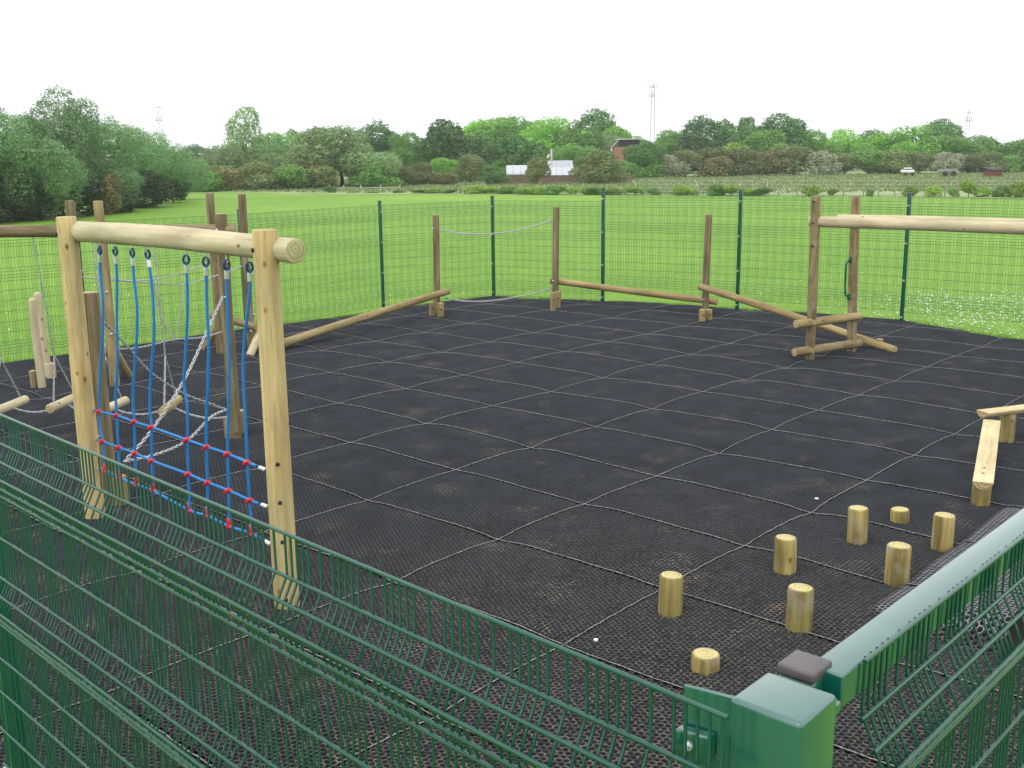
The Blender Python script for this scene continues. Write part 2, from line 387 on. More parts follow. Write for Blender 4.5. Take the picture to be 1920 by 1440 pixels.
# verge under the willows on the left
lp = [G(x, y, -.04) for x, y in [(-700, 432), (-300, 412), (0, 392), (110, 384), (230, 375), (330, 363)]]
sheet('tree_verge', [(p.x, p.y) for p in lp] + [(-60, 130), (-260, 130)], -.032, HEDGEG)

# ------------------------------------------------------------------ rubber mats (real honeycomb rings, one joined surface)
EDGE = [(-5.05, -4.85), (-.5, -4.76), (3, -4.7), (5.2, -4.6), (7.2, -4.55), (8.8, -4.45), (9.42, -2.9), (9.84, -2.18), (10.08, -1.17), (10.45, -.1), (10.45, .77), (9.97, 1.76), (9.78, 2.2), (9.5, 3.0), (9.2, 5.0), (-5.05, 5.0)]
EP = np.array(EDGE)
def inside(ii, jj):
    c = np.zeros(ii.shape, bool); n = len(EP)
    for k in range(n):
        x1, y1 = EP[k]; x2, y2 = EP[(k + 1) % n]
        cond = ((y1 > jj) != (y2 > jj)) & (ii < (x2 - x1) * (jj - y1) / (y2 - y1 + 1e-12) + x1)
        c ^= cond
    return c
_cr = np.random.default_rng(3); CORN = _cr.uniform(.3, 1.2, (40, 40)); MIDH = _cr.uniform(.4, 1.3, (40, 40))
def mat_h(i, j):
    """height of the mat surface: corners pulled down, edges and middles riding up, all a little uneven"""
    i = np.asarray(i, float); j = np.asarray(j, float)
    ri, rj = np.rint(i), np.rint(j)
    di, dj = (i - ri) * AI, (j - rj) * AJ
    a = CORN[(ri + 15).astype(int), (rj + 15).astype(int)]
    dip = -.024 * a * np.exp(-(di ** 2 + dj ** 2) / .035)
    fi, fj = np.floor(i), np.floor(j)
    dome = .014 * MIDH[(fi + 15).astype(int), (fj + 15).astype(int)] * np.abs(np.sin(np.pi * i) * np.sin(np.pi * j)) ** .7
    wave = .008 * np.sin(i * 1.7 + j * .9) + .006 * np.sin(j * 2.3 - i * .8 + 1.3) + .006 * np.sin(i * 5.1 + 2) * np.sin(j * 6.3)
    t = np.clip((j - 3.79) / .012, 0, 1) * .18 + .82 * np.clip((j - 3.81) / .60, 0, 1)
    e = np.clip((i + .62) / .25, 0, 1) * np.clip((2.2 - i) / .5, 0, 1); e = e * e * (3 - 2 * e)
    return dip + dome + wave + t * e * .20 + .02
PT = .037
rows = []
nj = int(AJ / (PT * .866)); ni = int(AI / PT)
pj_, pi_ = (AJ - .022) / nj, (AI - .022) / (ni + .5)
for a in range(nj):
    off = .5 if a % 2 == 0 else 1.0
    for b_ in range(ni): rows.append((.011 + (b_ + off) * pi_, .011 + (a + .5) * pj_))
cell = np.array(rows)
cen = []
for i0 in range(-6, 11):
    for j0 in range(-6, 5):
        c = cell.copy(); ii = i0 + c[:, 0] / AI; jj = j0 + c[:, 1] / AJ
        k = inside(ii, jj); k &= ~((jj > 4.33) & (ii > -.62) & (ii < 1.6))
        if k.any(): cen.append(np.stack([ii[k] * AI, jj[k] * AJ], 1))
cen = np.concatenate(cen)
ang = np.deg2rad(np.arange(6) * 60 + 30)
# pointy direction along i (rows stacked in i)
hx = np.cos(ang); hy = np.sin(ang)
Ro_i, Ro_j = pi_ / math.sqrt(3), pj_ / 1.5
def ring(sc_, ):
    return np.stack([cen[:, 0:1] + hx * Ro_i * sc_, cen[:, 1:2] + hy * Ro_j * sc_], -1)
jit = 1 + RNG.uniform(-.05, .05, (len(cen), 1))
outr = ring(1.0)
inr = np.stack([cen[:, 0:1] + hx * Ro_i * .78 * jit, cen[:, 1:2] + hy * Ro_j * .78 * jit], -1)
def to_world(p, dz):
    i = p[..., 0] / AI; j = p[..., 1] / AJ; z = mat_h(i, j) + dz
    x = O.x + U.x * p[..., 0] + V.x * p[..., 1]; y = O.y + U.y * p[..., 0] + V.y * p[..., 1]
    return np.stack([x, y, z], -1)
# slightly rounded rims: raised crest half way
midr = ring(.89)
Wo, Wm, Wi, Wb = to_world(outr, -.0025), to_world(midr, 0), to_world(inr, -.001), to_world(inr, -.026)
n = len(cen); VV = np.concatenate([Wo, Wm, Wi, Wb], 1).reshape(-1, 3)
k6 = np.arange(6); k6n = (k6 + 1) % 6
base = (np.arange(n) * 24)[:, None]
q = []
for lv in range(3):
    a, b_ = lv * 6, (lv + 1) * 6
    q.append(np.stack([base + a + k6, base + a + k6n, base + b_ + k6n, base + b_ + k6], -1))
Q = np.concatenate(q, 1).reshape(-1, 4)
def rubber_mat():
    mt, t, b = newmat('black_rubber'); ln = t.links.new
    tcn = N(t, 'ShaderNodeTexCoord')
    def noise(s, d=4):
        nn = N(t, 'ShaderNodeTexNoise'); nn.inputs['Scale'].default_value = s; nn.inputs['Detail'].default_value = d; ln(tcn.outputs['Object'], nn.inputs['Vector']); return nn
    c = N(t, 'ShaderNodeValToRGB'); e = c.color_ramp.elements; e[0].position = .35; e[0].color = (.018, .023, .031, 1); e[1].position = .7; e[1].color = (.045, .053, .066, 1)
    n0 = noise(3.0); ln(n0.outputs['Fac'], c.inputs[0])
    # patches of dried mud trodden into the rims
    n1, n2 = noise(2.1, 6), noise(45, 3)
    r1 = N(t, 'ShaderNodeValToRGB'); e = r1.color_ramp.elements; e[0].position = .57; e[0].color = (0, 0, 0, 1); e[1].position = .80; e[1].color = (1, 1, 1, 1)
    r2 = N(t, 'ShaderNodeValToRGB'); e = r2.color_ramp.elements; e[0].position = .42; e[0].color = (.0, .0, .0, 1); e[1].position = .62; e[1].color = (1, 1, 1, 1)
    ln(n1.outputs['Fac'], r1.inputs[0]); ln(n2.outputs['Fac'], r2.inputs[0])
    # more dust in the trodden corner by the gate (world position based wear)
    gp = IJ(-3.2, 4.0)
    sub = N(t, 'ShaderNodeVectorMath', operation='DISTANCE'); ln(tcn.outputs['Object'], sub.inputs[0]); sub.inputs[1].default_value = tuple(gp)
    mr = N(t, 'ShaderNodeMapRange'); mr.inputs['From Min'].default_value = .5; mr.inputs['From Max'].default_value = 5.5; mr.inputs['To Min'].default_value = .62; mr.inputs['To Max'].default_value = .0
    ln(sub.outputs['Value'], mr.inputs['Value'])
    ad = N(t, 'ShaderNodeMath', operation='ADD'); ln(r1.outputs[0], ad.inputs[0]); ln(mr.outputs[0], ad.inputs[1])
    mm = N(t, 'ShaderNodeMath', operation='MULTIPLY', use_clamp=True); ln(ad.outputs[0], mm.inputs[0]); ln(r2.outputs[0], mm.inputs[1])
    m2 = N(t, 'ShaderNodeMath', operation='MULTIPLY', use_clamp=True); ln(mm.outputs[0], m2.inputs[0]); m2.inputs[1].default_value = .8
    mxx = N(t, 'ShaderNodeMix', data_type='RGBA'); ln(m2.outputs[0], mxx.inputs[0]); ln(c.outputs[0], mxx.inputs[6]); mxx.inputs[7].default_value = (.34, .27, .165, 1)
    ln(mxx.outputs[2], b.inputs['Base Color']); b.inputs['Roughness'].default_value = .7; b.inputs['Specular IOR Level'].default_value = .15
    return mt
RUBBER = rubber_mat(); PALE_RIM = simple('pale_grey_flap_rim', (.20, .195, .21), .8, 0, .3, 20); RUBWALL = simple('rubber_hole_shade', (.007, .008, .011), .6, 0, .2, 8)  # hole walls coloured near black, painting in the shade inside the holes
# seams: two slim edge strips per joint, dusty and slightly raised
SEAM = simple('dusty_mat_edge', (.20, .195, .185), .8, 0, .5, 26)
sv, sf = [], []
def strip(pts_i, pts_j, di, dj, wdt):
    global sv, sf
    pi0 = np.array(pts_i, float); pj0 = np.array(pts_j, float)
    ok = inside(pi0, pj0) & ~((pj0 > 4.33) & (pi0 > -.62) & (pi0 < 1.6))
    wig = .0022 * np.sin(pi0 * 37 + pj0 * 23) + .0015 * np.sin(pi0 * 90 + pj0 * 61)
    for s0, s1, h in ((-wdt / 2, wdt / 2, .004),):
        A = np.stack([(pi0 * AI + (s0 + wig) * di), (pj0 * AJ + (s0 + wig) * dj)], -1); B = np.stack([(pi0 * AI + (s1 + wig) * di), (pj0 * AJ + (s1 + wig) * dj)], -1)
        tw = .0016 * np.sin((pi0 * AI + pj0 * AJ) * 6.283 / PT)
        a = to_world(A, h); b = to_world(B, h); a[:, 2] += tw; b[:, 2] -= tw
        mdl = (a + b) / 2; mdl[:, 2] += .004
        b0 = sum(len(x) for x in sv); sv += [a, mdl, b]; nn = len(a)
        for k in range(nn - 1):
            if ok[k] and ok[k + 1]:
                sf.append((b0 + k, b0 + k + 1, b0 + nn + k + 1, b0 + nn + k)); sf.append((b0 + nn + k, b0 + nn + k + 1, b0 + 2 * nn + k + 1, b0 + 2 * nn + k))
SW = .0085
for i0 in range(-5, 11):
    jj = np.arange(-5.2, 5.01, .0123); strip(np.full(len(jj), float(i0)), jj, 1, 0, SW)
for j0 in range(-5, 6):
    ii = np.arange(-5.2, 11, .0175); strip(ii, np.full(len(ii), float(j0)), 0, 1, SW)
SVV = np.concatenate(sv); SF = np.array(sf) + len(VV)
allv = np.concatenate([VV, SVV]); allq = np.concatenate([Q, SF])
mme = np_mesh('rubber_mat_surface', allv, allq, [RUBBER, SEAM, RUBWALL, PALE_RIM], False)
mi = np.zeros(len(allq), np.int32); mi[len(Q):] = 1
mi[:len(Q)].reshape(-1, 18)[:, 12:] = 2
flap = (cen[:, 1] / AJ > 3.795) & (cen[:, 0] / AI > -.5) & (cen[:, 0] / AI < 1.9)
mi[:len(Q)].reshape(-1, 18)[flap, :12] = 3  # rims of the raised flap get the paler grey
mme.polygons.foreach_set('material_index', mi)
mo = link(mme, 'rubber_mat_surface', None, (0, 0, 0)); mo['kind'] = 'structure'
del VV, Q, Wo, Wm, Wi, Wb, allv, allq
# soil under the mats
sp_ = [IJ(i, j) for i, j in EDGE]
sheet('soil', [(p.x, p.y) for p in sp_][::-1], -.045, SOIL)
# corner seams tied with pale ties at some crossings
# ------------------------------------------------------------------ daisies, petals and grass tufts
def scatter_discs(name, pts, size, mat, label, cat):
    vs, fs = [], []
    for (x, y, s, z) in pts:
        b = len(vs); nn = 6; tilt = (random.uniform(-.3, .3), random.uniform(-.3, .3))
        for k in range(nn):
            a = 6.283 * k / nn; dx, dy = math.cos(a) * s, math.sin(a) * s; vs.append((x + dx, y + dy, z + dx * tilt[0] + dy * tilt[1]))
        vs.append((x, y, z + s * .3))
        for k in range(nn): fs.append((b + k, b + (k + 1) % nn, b + nn))
    o = mesh_obj(name, vs, fs, mat); tag(o, label, cat, kind='stuff'); return o
pts = []
for _ in range(1500):
    px = random.gauss(1830, 150); py = random.triangular(535, 640, 560)
    p = G(px, py, -.02)
    if 1380 < px < 2150: pts.append((p.x, p.y, random.uniform(.009, .019), -.02))
for _ in range(330):
    px = random.uniform(-60, 1980); py = random.triangular(430, 690, 590)
    p = G(px, py, -.02)
    if not inside(np.array([(p - O).dot(U) / AI]), np.array([(p - O).dot(V) / AJ]))[0]: pts.append((p.x, p.y, random.uniform(.010, .020), -.02))
pts = [q_ for q_ in pts if not inside(np.array([(Vector((q_[0], q_[1], 0)) - O).dot(U) / AI]), np.array([(Vector((q_[0], q_[1], 0)) - O).dot(V) / AJ]))[0]]
scatter_discs('daisies', pts, .02, WHITE, 'white daisies scattered thickly over the bright lawn behind the fence', 'daisies')

def leafmat(name, c1, c2, rough=.55, transl=.25):
    mt, t, b = newmat(name); ln = t.links.new
    at = N(t, 'ShaderNodeAttribute', attribute_name='tint'); cr_ = N(t, 'ShaderNodeValToRGB'); e = cr_.color_ramp.elements
    e[0].position = 0; e[0].color = c1 + (1,); e[1].position = 1; e[1].color = c2 + (1,)
    ln(at.outputs['Fac'], cr_.inputs[0]); oi = N(t, 'ShaderNodeObjectInfo'); hs = N(t, 'ShaderNodeHueSaturation')
    mr = N(t, 'ShaderNodeMapRange'); mr.inputs['To Min'].default_value = .626; mr.inputs['To Max'].default_value = 1.14; ln(oi.outputs['Random'], mr.inputs['Value']); ln(mr.outputs[0], hs.inputs['Value'])
    ln(cr_.outputs[0], hs.inputs['Color']); ln(hs.outputs[0], b.inputs['Base Color']); b.inputs['Roughness'].default_value = rough; b.inputs['Specular IOR Level'].default_value = .3
    tr = N(t, 'ShaderNodeBsdfTranslucent'); ln(hs.outputs[0], tr.inputs[0]); ms = N(t, 'ShaderNodeMixShader'); ms.inputs[0].default_value = transl
    ln(b.outputs[0], ms.inputs[1]); ln(tr.outputs[0], ms.inputs[2]); ln(ms.outputs[0], t.nodes['Material Output'].inputs[0]); return mt
def blades(name, centers, h, wd, mat, label, cat, parent=None):
    n = len(centers); a = RNG.uniform(0, 6.283, n); hh = h * RNG.uniform(.5, 1.2, n); ln_ = RNG.uniform(-.5, .5, (n, 2)) * hh[:, None]
    d = np.stack([np.cos(a), np.sin(a)], 1) * wd / 2
    v = np.zeros((n, 4, 3)); v[:, 0, :2] = centers[:, :2] - d; v[:, 1, :2] = centers[:, :2] + d
    v[:, 2, :2] = centers[:, :2] + d * .3 + ln_; v[:, 3, :2] = centers[:, :2] - d * .3 + ln_
    v[:, 0, 2] = v[:, 1, 2] = centers[:, 2]; v[:, 2, 2] = v[:, 3, 2] = centers[:, 2] + hh
    me = np_mesh(name, v.reshape(-1, 3), np.arange(n * 4).reshape(-1, 4), mat, tint=RNG.uniform(0, 1, n))
    o = link(me, name, parent, (0, 0, 0)); tag(o, label, cat, kind='stuff'); return o
GRASSB = leafmat('grass_blades', (.12, .27, .015), (.22, .40, .035), .6, .3)
cs = []
for k in range(len(EDGE) - 2):
    if k >= 14: break
    a, b_ = IJ(*EDGE[k]), IJ(*EDGE[k + 1]); Ld = (b_ - a).length; nrm = Vector((-(b_ - a).y, (b_ - a).x, 0)).normalized()
    for _ in range(int(Ld * 900)):
        t_ = random.random(); q_ = a.lerp(b_, t_) + nrm * (abs(random.gauss(0, .16)) + .045 * math.sin(t_ * Ld * 7) - .02); cs.append((q_.x, q_.y, -.045))
blades('grass_edge', np.array(cs), .06, .008, GRASSB, 'short bright green grass fringing the outer edge of the black matting', 'grass')

# ================================================================== MESH FENCES
PROF = [(0, 0), (.095, 0), (.14, .023), (.185, .042), (.23, .023), (.275, 0), (.425, 0), (.57, 0), (.615, .023), (.66, .042), (.705, .023), (.75, 0), (.885, 0), (1.02, 0), (1.175, 0), (1.32, 0), (1.47, 0), (1.60, 0), (1.645, .023), (1.69, .042), (1.735, .023), (1.78, 0), (1.9, 0)]
def panel(name, parent, a, b, ztop, out, mat, rv=.0026, rh=.0038, p=.0204, nv=6, nh=6, height=None, phase=0, label=None, overhang=0.0):
    """welded V-fold wire mesh panel from a to b (xy); out = direction the folds stick out"""
    a, b = Vector(a), Vector(b); d = (b - a); Ld = d.length; d = d / Ld; out = Vector(out).normalized(); m_ = MB()
    prof = [q_ for q_ in PROF if height is None or q_[0] <= height]
    s_ = phase; k = 0; patt = [1, 1, 1, 1, 2, 2]
    xs = []
    while s_ < Ld:
        if s_ > 0: xs.append(s_)
        s_ += p * patt[k % 6]; k += 1
    for x in xs: m_.tube([a + d * x + out * o_ + Vector((0, 0, ztop - z)) for z, o_ in prof], rv, nv, cap=False)
    for z, o_ in prof:
        q0 = a + d * (-overhang) + out * (o_ + rv + rh * .8) + Vector((0, 0, ztop - z)); q1 = b + out * (o_ + rv + rh * .8) + Vector((0, 0, ztop - z))
        m_.tube([q0, q0.lerp(q1, .5), q1], rh, nh)
    o = m_.build(name, mat, parent, smooth=True, ang=80)
    if label: o['label'] = label
    return o
def fence_post(parent, p, z0, z1, along, sz=.03, mat=None, clips=4, out=None, name='fence_post'):
    along = Vector(along).normalized(); nr = Vector((-along.y, along.x, 0)); m_ = MB()
    m_.box(p + Vector((0, 0, (z0 + z1) / 2)), along * sz, nr * sz, Vector((0, 0, (z1 - z0) / 2)), .006)
    o = m_.build(name, mat or GREEN_POST, parent)
    c = MB(); c.box(p + Vector((0, 0, z1 + .006)), along * (sz + .002), nr * (sz + .002), Vector((0, 0, .008)), .003); c.build('post_cap', PLASTIC, o)
    if out is not None:
        for k in range(clips):
            cl = MB(); zz = z0 + .15 + (z1 - z0 - .35) * k / (clips - 1); cl.box(p + out * (sz + .008) + Vector((0, 0, zz)), along * .022, out * .008, Vector((0, 0, .018)), .002)
            cl.tube([p + out * (sz + .014) + Vector((0, 0, zz)), p + out * (sz + .022) + Vector((0, 0, zz))], .008, 8)
            cl.build('clip', STEEL, o)
    return o
# back-left run
FC = G(926, 556); P1 = G(719, 577); P2 = G(463, 622); P3 = G(166, 664); P4 = P3 + (P3 - P2)
fl = empty('mesh_fence', FC, 'green weld mesh fence running from the far corner towards the left behind the rope bridge', 'fence')
nodes = [FC, P1, P2, P3, P4]
for k, p in enumerate(nodes):
    a = (nodes[max(k - 1, 0)] - nodes[min(k + 1, 4)]).normalized(); nr = Vector((a.y, -a.x, 0))
    if k: fence_post(fl, p, -.05, 2.02, a, .026, out=nr)
for a, b_ in zip(nodes, nodes[1:]):
    dd = (b_ - a).normalized(); nr = Vector((dd.y, -dd.x, 0)); nr = nr if nr.dot(-a) > 0 else -nr
    panel('mesh_panel', fl, a + nr * .045, b_ + nr * .045, 1.95, nr, GREEN_FAR, .0019, .0024, nv=4, nh=4)
# back-right run, stepping up after the second post
Q1 = G(1130, 567); Q2 = G(1382, 582); Q3 = G(1690, 606); Q4 = Q3 + (Q3 - Q2) * 1.02 + Vector((-.12, -.22, 0))
fr_ = empty('mesh_fence', Q1, 'green weld mesh fence running right from the far corner, stepped up behind the log trail', 'fence')
nodes = [FC, Q1, Q2, Q3, Q4]; zt = [1.95, 2.13, 2.11, 2.09]
for k, p in enumerate(nodes):
    a = (nodes[min(k + 1, 4)] - nodes[max(k - 1, 0)]).normalized(); nr = Vector((a.y, -a.x, 0))
    fence_post(fr_, p, -.05, [2.03, 2.2, 2.18, 2.15, 2.15][k], a, .029, out=nr)
for k, (a, b_) in enumerate(zip(nodes, nodes[1:])):
    dd = (b_ - a).normalized(); nr = Vector((dd.y, -dd.x, 0)); nr = nr if nr.dot(-a) > 0 else -nr
    panel('mesh_panel', fr_, a + nr * .045, b_ + nr * .045, zt[k], nr, GREEN_FAR, .0019, .0024, nv=4, nh=4)
# near run beside the gate
ZT = 2.1
NA = Vector((.242, 1.368, 0)); NB = Vector((-1.558, 3.148, 0)); nd = (NB - NA).normalized(); nout = Vector((nd.y, -nd.x, 0)); nout = nout if nout.dot(-NA) > 0 else -nout
fn = empty('mesh_fence', NA + nd * 2.7, 'near green weld mesh fence crossing the lower left in front of the rope net', 'fence')
panel('mesh_panel', fn, NA + nd * (-.07), NA + nd * 2.87, ZT, nout, GREEN, .0028, .0045, phase=.012, nv=6, nh=6)
panel('mesh_panel', fn, NA + nd * 2.93, NA + nd * 5.4, ZT, nout, GREEN, .0028, .0045, phase=.01, nv=5, nh=5)
fence_post(fn, NA + nd * 2.90 - nout * .05, -.05, 2.16, nd, .03, GREEN_POST, out=nout)
fence_post(fn, NA + nd * 5.42 - nout * .05, -.05, 2.16, nd, .03, GREEN_POST, out=nout)

# gate post with flange plate
gc = (G(1375, 1305, ZT) + G(1435, 1257, ZT) + G(1568, 1300, ZT) + G(1503, 1362, ZT)) / 4
gp_ = empty('gate_post', Vector((gc.x, gc.y, 0)), 'thick square green gate post with flat pale top beside the gate', 'gate post')
m_ = MB(); m_.box(Vector((gc.x, gc.y, ZT / 2)), U * .055, V * .056, Vector((0, 0, ZT / 2)), .008); m_.build('post', GREEN_RAIL, gp_)
fpc = G(1290, 1284, ZT - .005); e0 = G(1378, 1306, ZT - .005); pl = MB()
mid = (fpc + e0) / 2; dx = (e0 - fpc); Lx = dx.length; dx.normalize(); py = Vector((-dx.y, dx.x, 0))
pl.box(Vector((mid.x, mid.y, 1.05)) - py * .0, dx * (Lx / 2 + .006), py * .0035, Vector((0, 0, 1.045)), .003)
pl.build('flange_plate', GREEN_RAIL, gp_)
cc = G(1308, 1402, ZT - .075); 
for zc in (ZT - .085, ZT - .60, ZT - 1.15, ZT - 1.7):
    cb = MB(); cb2 = Vector((mid.x, mid.y, zc)) + nout * .017 - dx * .012
    cb.box(cb2, dx * .026, nout * .010, Vector((0, 0, .021)), .004)
    cbo = cb.build('mesh_clamp', GREEN_RAIL, gp_)
    bt = MB(); cb2 = Vector((mid.x, mid.y, zc)) + nout * .026 - dx * .016; bt.tube([cb2, cb2 + nout * .004, cb2 + nout * .006], [.0075, .0075, .005], 12)
    bt.build('clamp_bolt', ALU, cbo)
hc = Vector((gc.x, gc.y, 0)) + V * .040 + U * .062
for zc in (ZT - .03, .5):
    hg = MB(); hg.box(hc + Vector((0, 0, zc)), U * .014, V * .012, Vector((0, 0, .009)), .003); hg.tube([hc + U * .008 + Vector((0, 0, zc - .03)), hc + U * .008 + Vector((0, 0, zc + .010))], .007, 10)
    hg.build('hinge_bracket', GREEN_RAIL, gp_)

# gate: capped stile, top rail, mesh
st = (G(1460, 1240, ZT) + G(1502, 1220, ZT) + G(1556, 1242, ZT) + G(1518, 1272, ZT)) / 4
ri = G(1554, 1214, ZT); rf = G(1920, 947, ZT); rdir = (rf - ri).normalized(); rout = Vector((rdir.y, -rdir.x, 0))
gt = empty('gate', Vector((st.x, st.y, 0)), 'green mesh gate with broad pale top rail at the lower right', 'gate')
s_ = MB(); s_.box(Vector((st.x, st.y, ZT / 2 - .008)), U * .028, V * .028, Vector((0, 0, ZT / 2 - .008)), .004); so_ = s_.build('stile', GREEN_RAIL, gt)
c_ = MB(); c_.box(Vector((st.x, st.y, ZT - .006)), U * .0315, V * .0305, Vector((0, 0, .009)), .005); c_.build('end_cap', PLASTIC, so_)
GL = 2.6
ctr = ri + rout * .0275 - rdir * .065; ctr.z = 0
def rail(z, hh, name, wd=.024):
    q_ = MB(); q_.box(ctr + rdir * (GL / 2) + Vector((0, 0, z - hh)), rdir * (GL / 2), rout * wd, Vector((0, 0, hh)), .004); q_.build(name, GREEN_RAIL, gt)
rail(ZT - .004, .0275, 'top_rail', .0275); rail(.15, .0275, 'bottom_rail', .0275)
q_ = MB(); q_.box(ctr + rdir * (GL - .03) + Vector((0, 0, 1.08)), rdir * .03, rout * .024, Vector((0, 0, .98)), .004); q_.build('stile', GREEN_RAIL, gt)
ga = ctr + rout * .0335 + rdir * .045; panel('mesh_infill', gt, ga, ga + rdir * (GL - .05), ZT + .006, rout, GREEN, .0027, .0042, phase=.016, nv=6, nh=6)

# ================================================================== CARGO NET FRAME
LN = Vector((-3.38, 8.196, 0)); RN = Vector((-1.471, 6.429, 0)); dN = (RN - LN).normalized(); oN = U * .08
net = empty('climbing_net_frame', (LN + RN) / 2, 'pale timber frame hung with a blue rope climbing net and red clamps', 'climbing net')
pL = log('post', net, LN + Vector((0, 0, -.06)), LN + Vector((0, 0, 2.43)), .078, WOOD_FRESH, END_FRESH, r1=.074, seg=28)
pR = log('post', net, RN + Vector((0, 0, -.06)), RN + Vector((0, 0, 2.43)), .080, WOOD_FRESH, END_FRESH, r1=.076, seg=28)
log('top_beam', net, LN + oN * .9 + dN * .0 + Vector((0, 0, 2.315)), RN + oN * .9 + dN * .205 + Vector((0, 0, 2.305)), .079, WOOD_PALE, END_FRESH, r1=.075, seg=28)
side = -U
for pp, zz in ((RN, 2.31), (LN, 2.30)): bolt(net, pp + (-dN * .3 + side * .95).normalized() * .078 + Vector((0, 0, zz)), -dN * .3 + side, .014)
for zz in (.99, .74, .48, .09): bolt(net, RN + (dN * .75 - U * .6).normalized() * .079 + Vector((0, 0, zz)), dN * .75 - U * .6, .013)
def NP(px, py, off=0.0):
    A_, B_ = LN + oN * .6, RN + oN * .6; n_ = Vector((-(B_ - A_).y, (B_ - A_).x, 0)); d = Vector(ray(px, py).tolist()); t_ = n_.dot(A_) / n_.dot(d)
    p = d * t_ + Vector((0, 0, H)); return p + U * off
HR = [[(160, 764), (186, 772), (219, 779), (252, 791), (284, 801), (351, 825), (388, 838), (427, 851), (464, 867), (504, 884)],
      [(170, 821), (193, 828), (223, 839), (254, 850), (285, 864), (353, 889), (390, 905), (429, 920), (469, 938), (508, 953)],
      [(180, 875), (198, 883), (225, 896), (256, 909), (287, 920), (355, 957), (388, 967), (430, 987), (472, 1001), (513, 1024)]]
VR = [[(187, 470), (188, 510), (193, 570), (192, 640), (188, 700), (186, 772), (188, 800), (193, 828), (198, 883)],
      [(216, 472), (219, 520), (219, 600), (220, 690), (217, 740), (219, 779), (222, 839), (225, 896)],
      [(248, 475), (251, 520), (257, 580), (256, 640), (250, 720), (250, 760), (252, 791), (253, 850), (256, 909)],
      [(277, 478), (283, 520), (288, 580), (288, 640), (282, 720), (281, 770), (284, 801), (285, 864), (287, 920)],
      [(349, 488), (351, 540), (351, 600), (347, 680), (345, 720), (351, 760), (352, 825), (353, 889), (356, 957)],
      [(386, 492), (387, 530), (388, 580), (391, 640), (390, 720), (387, 780), (387, 838), (389, 905), (390, 967)],
      [(425, 498), (426, 560), (428, 620), (430, 700), (428, 790), (427, 851), (429, 920), (430, 987)],
      [(468, 502), (469, 540), (464, 590), (458, 640), (456, 700), (460, 780), (464, 867), (468, 938), (474, 1001)]]
for r_i, pts_ in enumerate(HR):
    h_ = MB(); wp = [NP(x, y) for x, y in pts_]; h_.tube(spline(wp[0:1] + [wp[1]] + wp[2:], 5)[3:-3], .0095, 10); ho = h_.build('horizontal_rope', ROPE, net)
    fe = MB(); d0 = (wp[1] - wp[0]).normalized(); fe.tube([wp[0] + d0 * .03, wp[0] + d0 * .10], .0145, 12); fe.build('ferrule', ALU, ho); fe = MB(); d1 = (wp[-1] - wp[-2]).normalized(); fe.tube([wp[-1] - d1 * .10, wp[-1] - d1 * .03], .0145, 12); fe.build('ferrule', ALU, ho)
    for w_, dd in ((wp[0], d0), (wp[-1], -d1)):
        ey = MB(); ey.tube([w_ - dd * .03, w_ + dd * .03], .011, 8); c0 = w_ + dd * .01
        ey.tube([c0 + dd * (.02 * math.cos(a)) + Vector((0, 0, .018 * math.sin(a))) for a in np.linspace(0, 6.283, 13)[:-1]], .005, 6, closed=True)
        ey.build('eye_bolt', BOLT, ho)
for k, pts_ in enumerate(VR):
    wp = [NP(x, y) for x, y in pts_]; wp[0].z -= 0.0
    v_ = MB(); top = wp[0].copy(); pts3 = [top + Vector((0, 0, -.02))] + wp[1:]
    v_.tube(spline(pts3, 6), .0105, 10); vo = v_.build('vertical_rope', ROPE, net)
    fe = MB(); dn = (wp[1] - top).normalized(); fe.tube([top + dn * .035, top + dn * .085], .0165, 12); fe.build('ferrule', ALU, vo)
    th_ = MB(); turn = [.1, .25, .2, .35, 1.25, 1.35, 1.45, 1.1][k]; hx_ = (dN * math.cos(turn) + U * math.sin(turn)).normalized(); c0 = top + Vector((0, 0, .005))
    th_.tube([c0 + hx_ * (.019 * math.cos(a)) + Vector((0, 0, .027 * math.sin(a))) for a in np.linspace(0, 6.283, 17)[:-1]], .009, 8, closed=True)
    th_.build('thimble', ROPE_DK, vo)
    sh = MB(); sh.tube([c0 + Vector((0, 0, .012)), c0 + Vector((0, 0, .055)), c0 + Vector((0, 0, .075))], .006, 8); sh.tube([c0 - hx_.cross(Vector((0, 0, 1))) * .014 + Vector((0, 0, .02)), c0 + hx_.cross(Vector((0, 0, 1))) * .014 + Vector((0, 0, .02))], .007, 8)
    sh.build('shackle', STEEL, vo)
    for lv in range(3):
        hp = HR[lv][k + 1]; c0 = NP(*hp); cm = MB(); hd = (NP(*HR[lv][k + 2]) - NP(*HR[lv][k])).normalized()
        if lv < 2:
            cm.tube([c0 - hd * .030, c0 - hd * .022, c0 - hd * .008, c0, c0 + hd * .008, c0 + hd * .022, c0 + hd * .030], [.012, .0165, .0175, .014, .0175, .0165, .012], 12)
            tilt = (Vector((0, 0, 1)) * .55 + hd * .9).normalized()
            cm.tube([c0 - side * -.008 - tilt * .034, c0 - side * -.008, c0 - side * -.008 + tilt * .034], [.011, .016, .011], 10)
        else:
            cm.tube([c0 - hd * .028, c0 - hd * .018, c0 + hd * .018, c0 + hd * .028], [.012, .017, .017, .012], 12)
            cm.tube([c0 - Vector((0, 0, .012)), c0 + Vector((0, 0, .02)), c0 + Vector((0, 0, .055)), c0 + Vector((0, 0, .062))], [.016, .0165, .0165, .012], 12)
        cm.build('rope_clamp', RED, net)

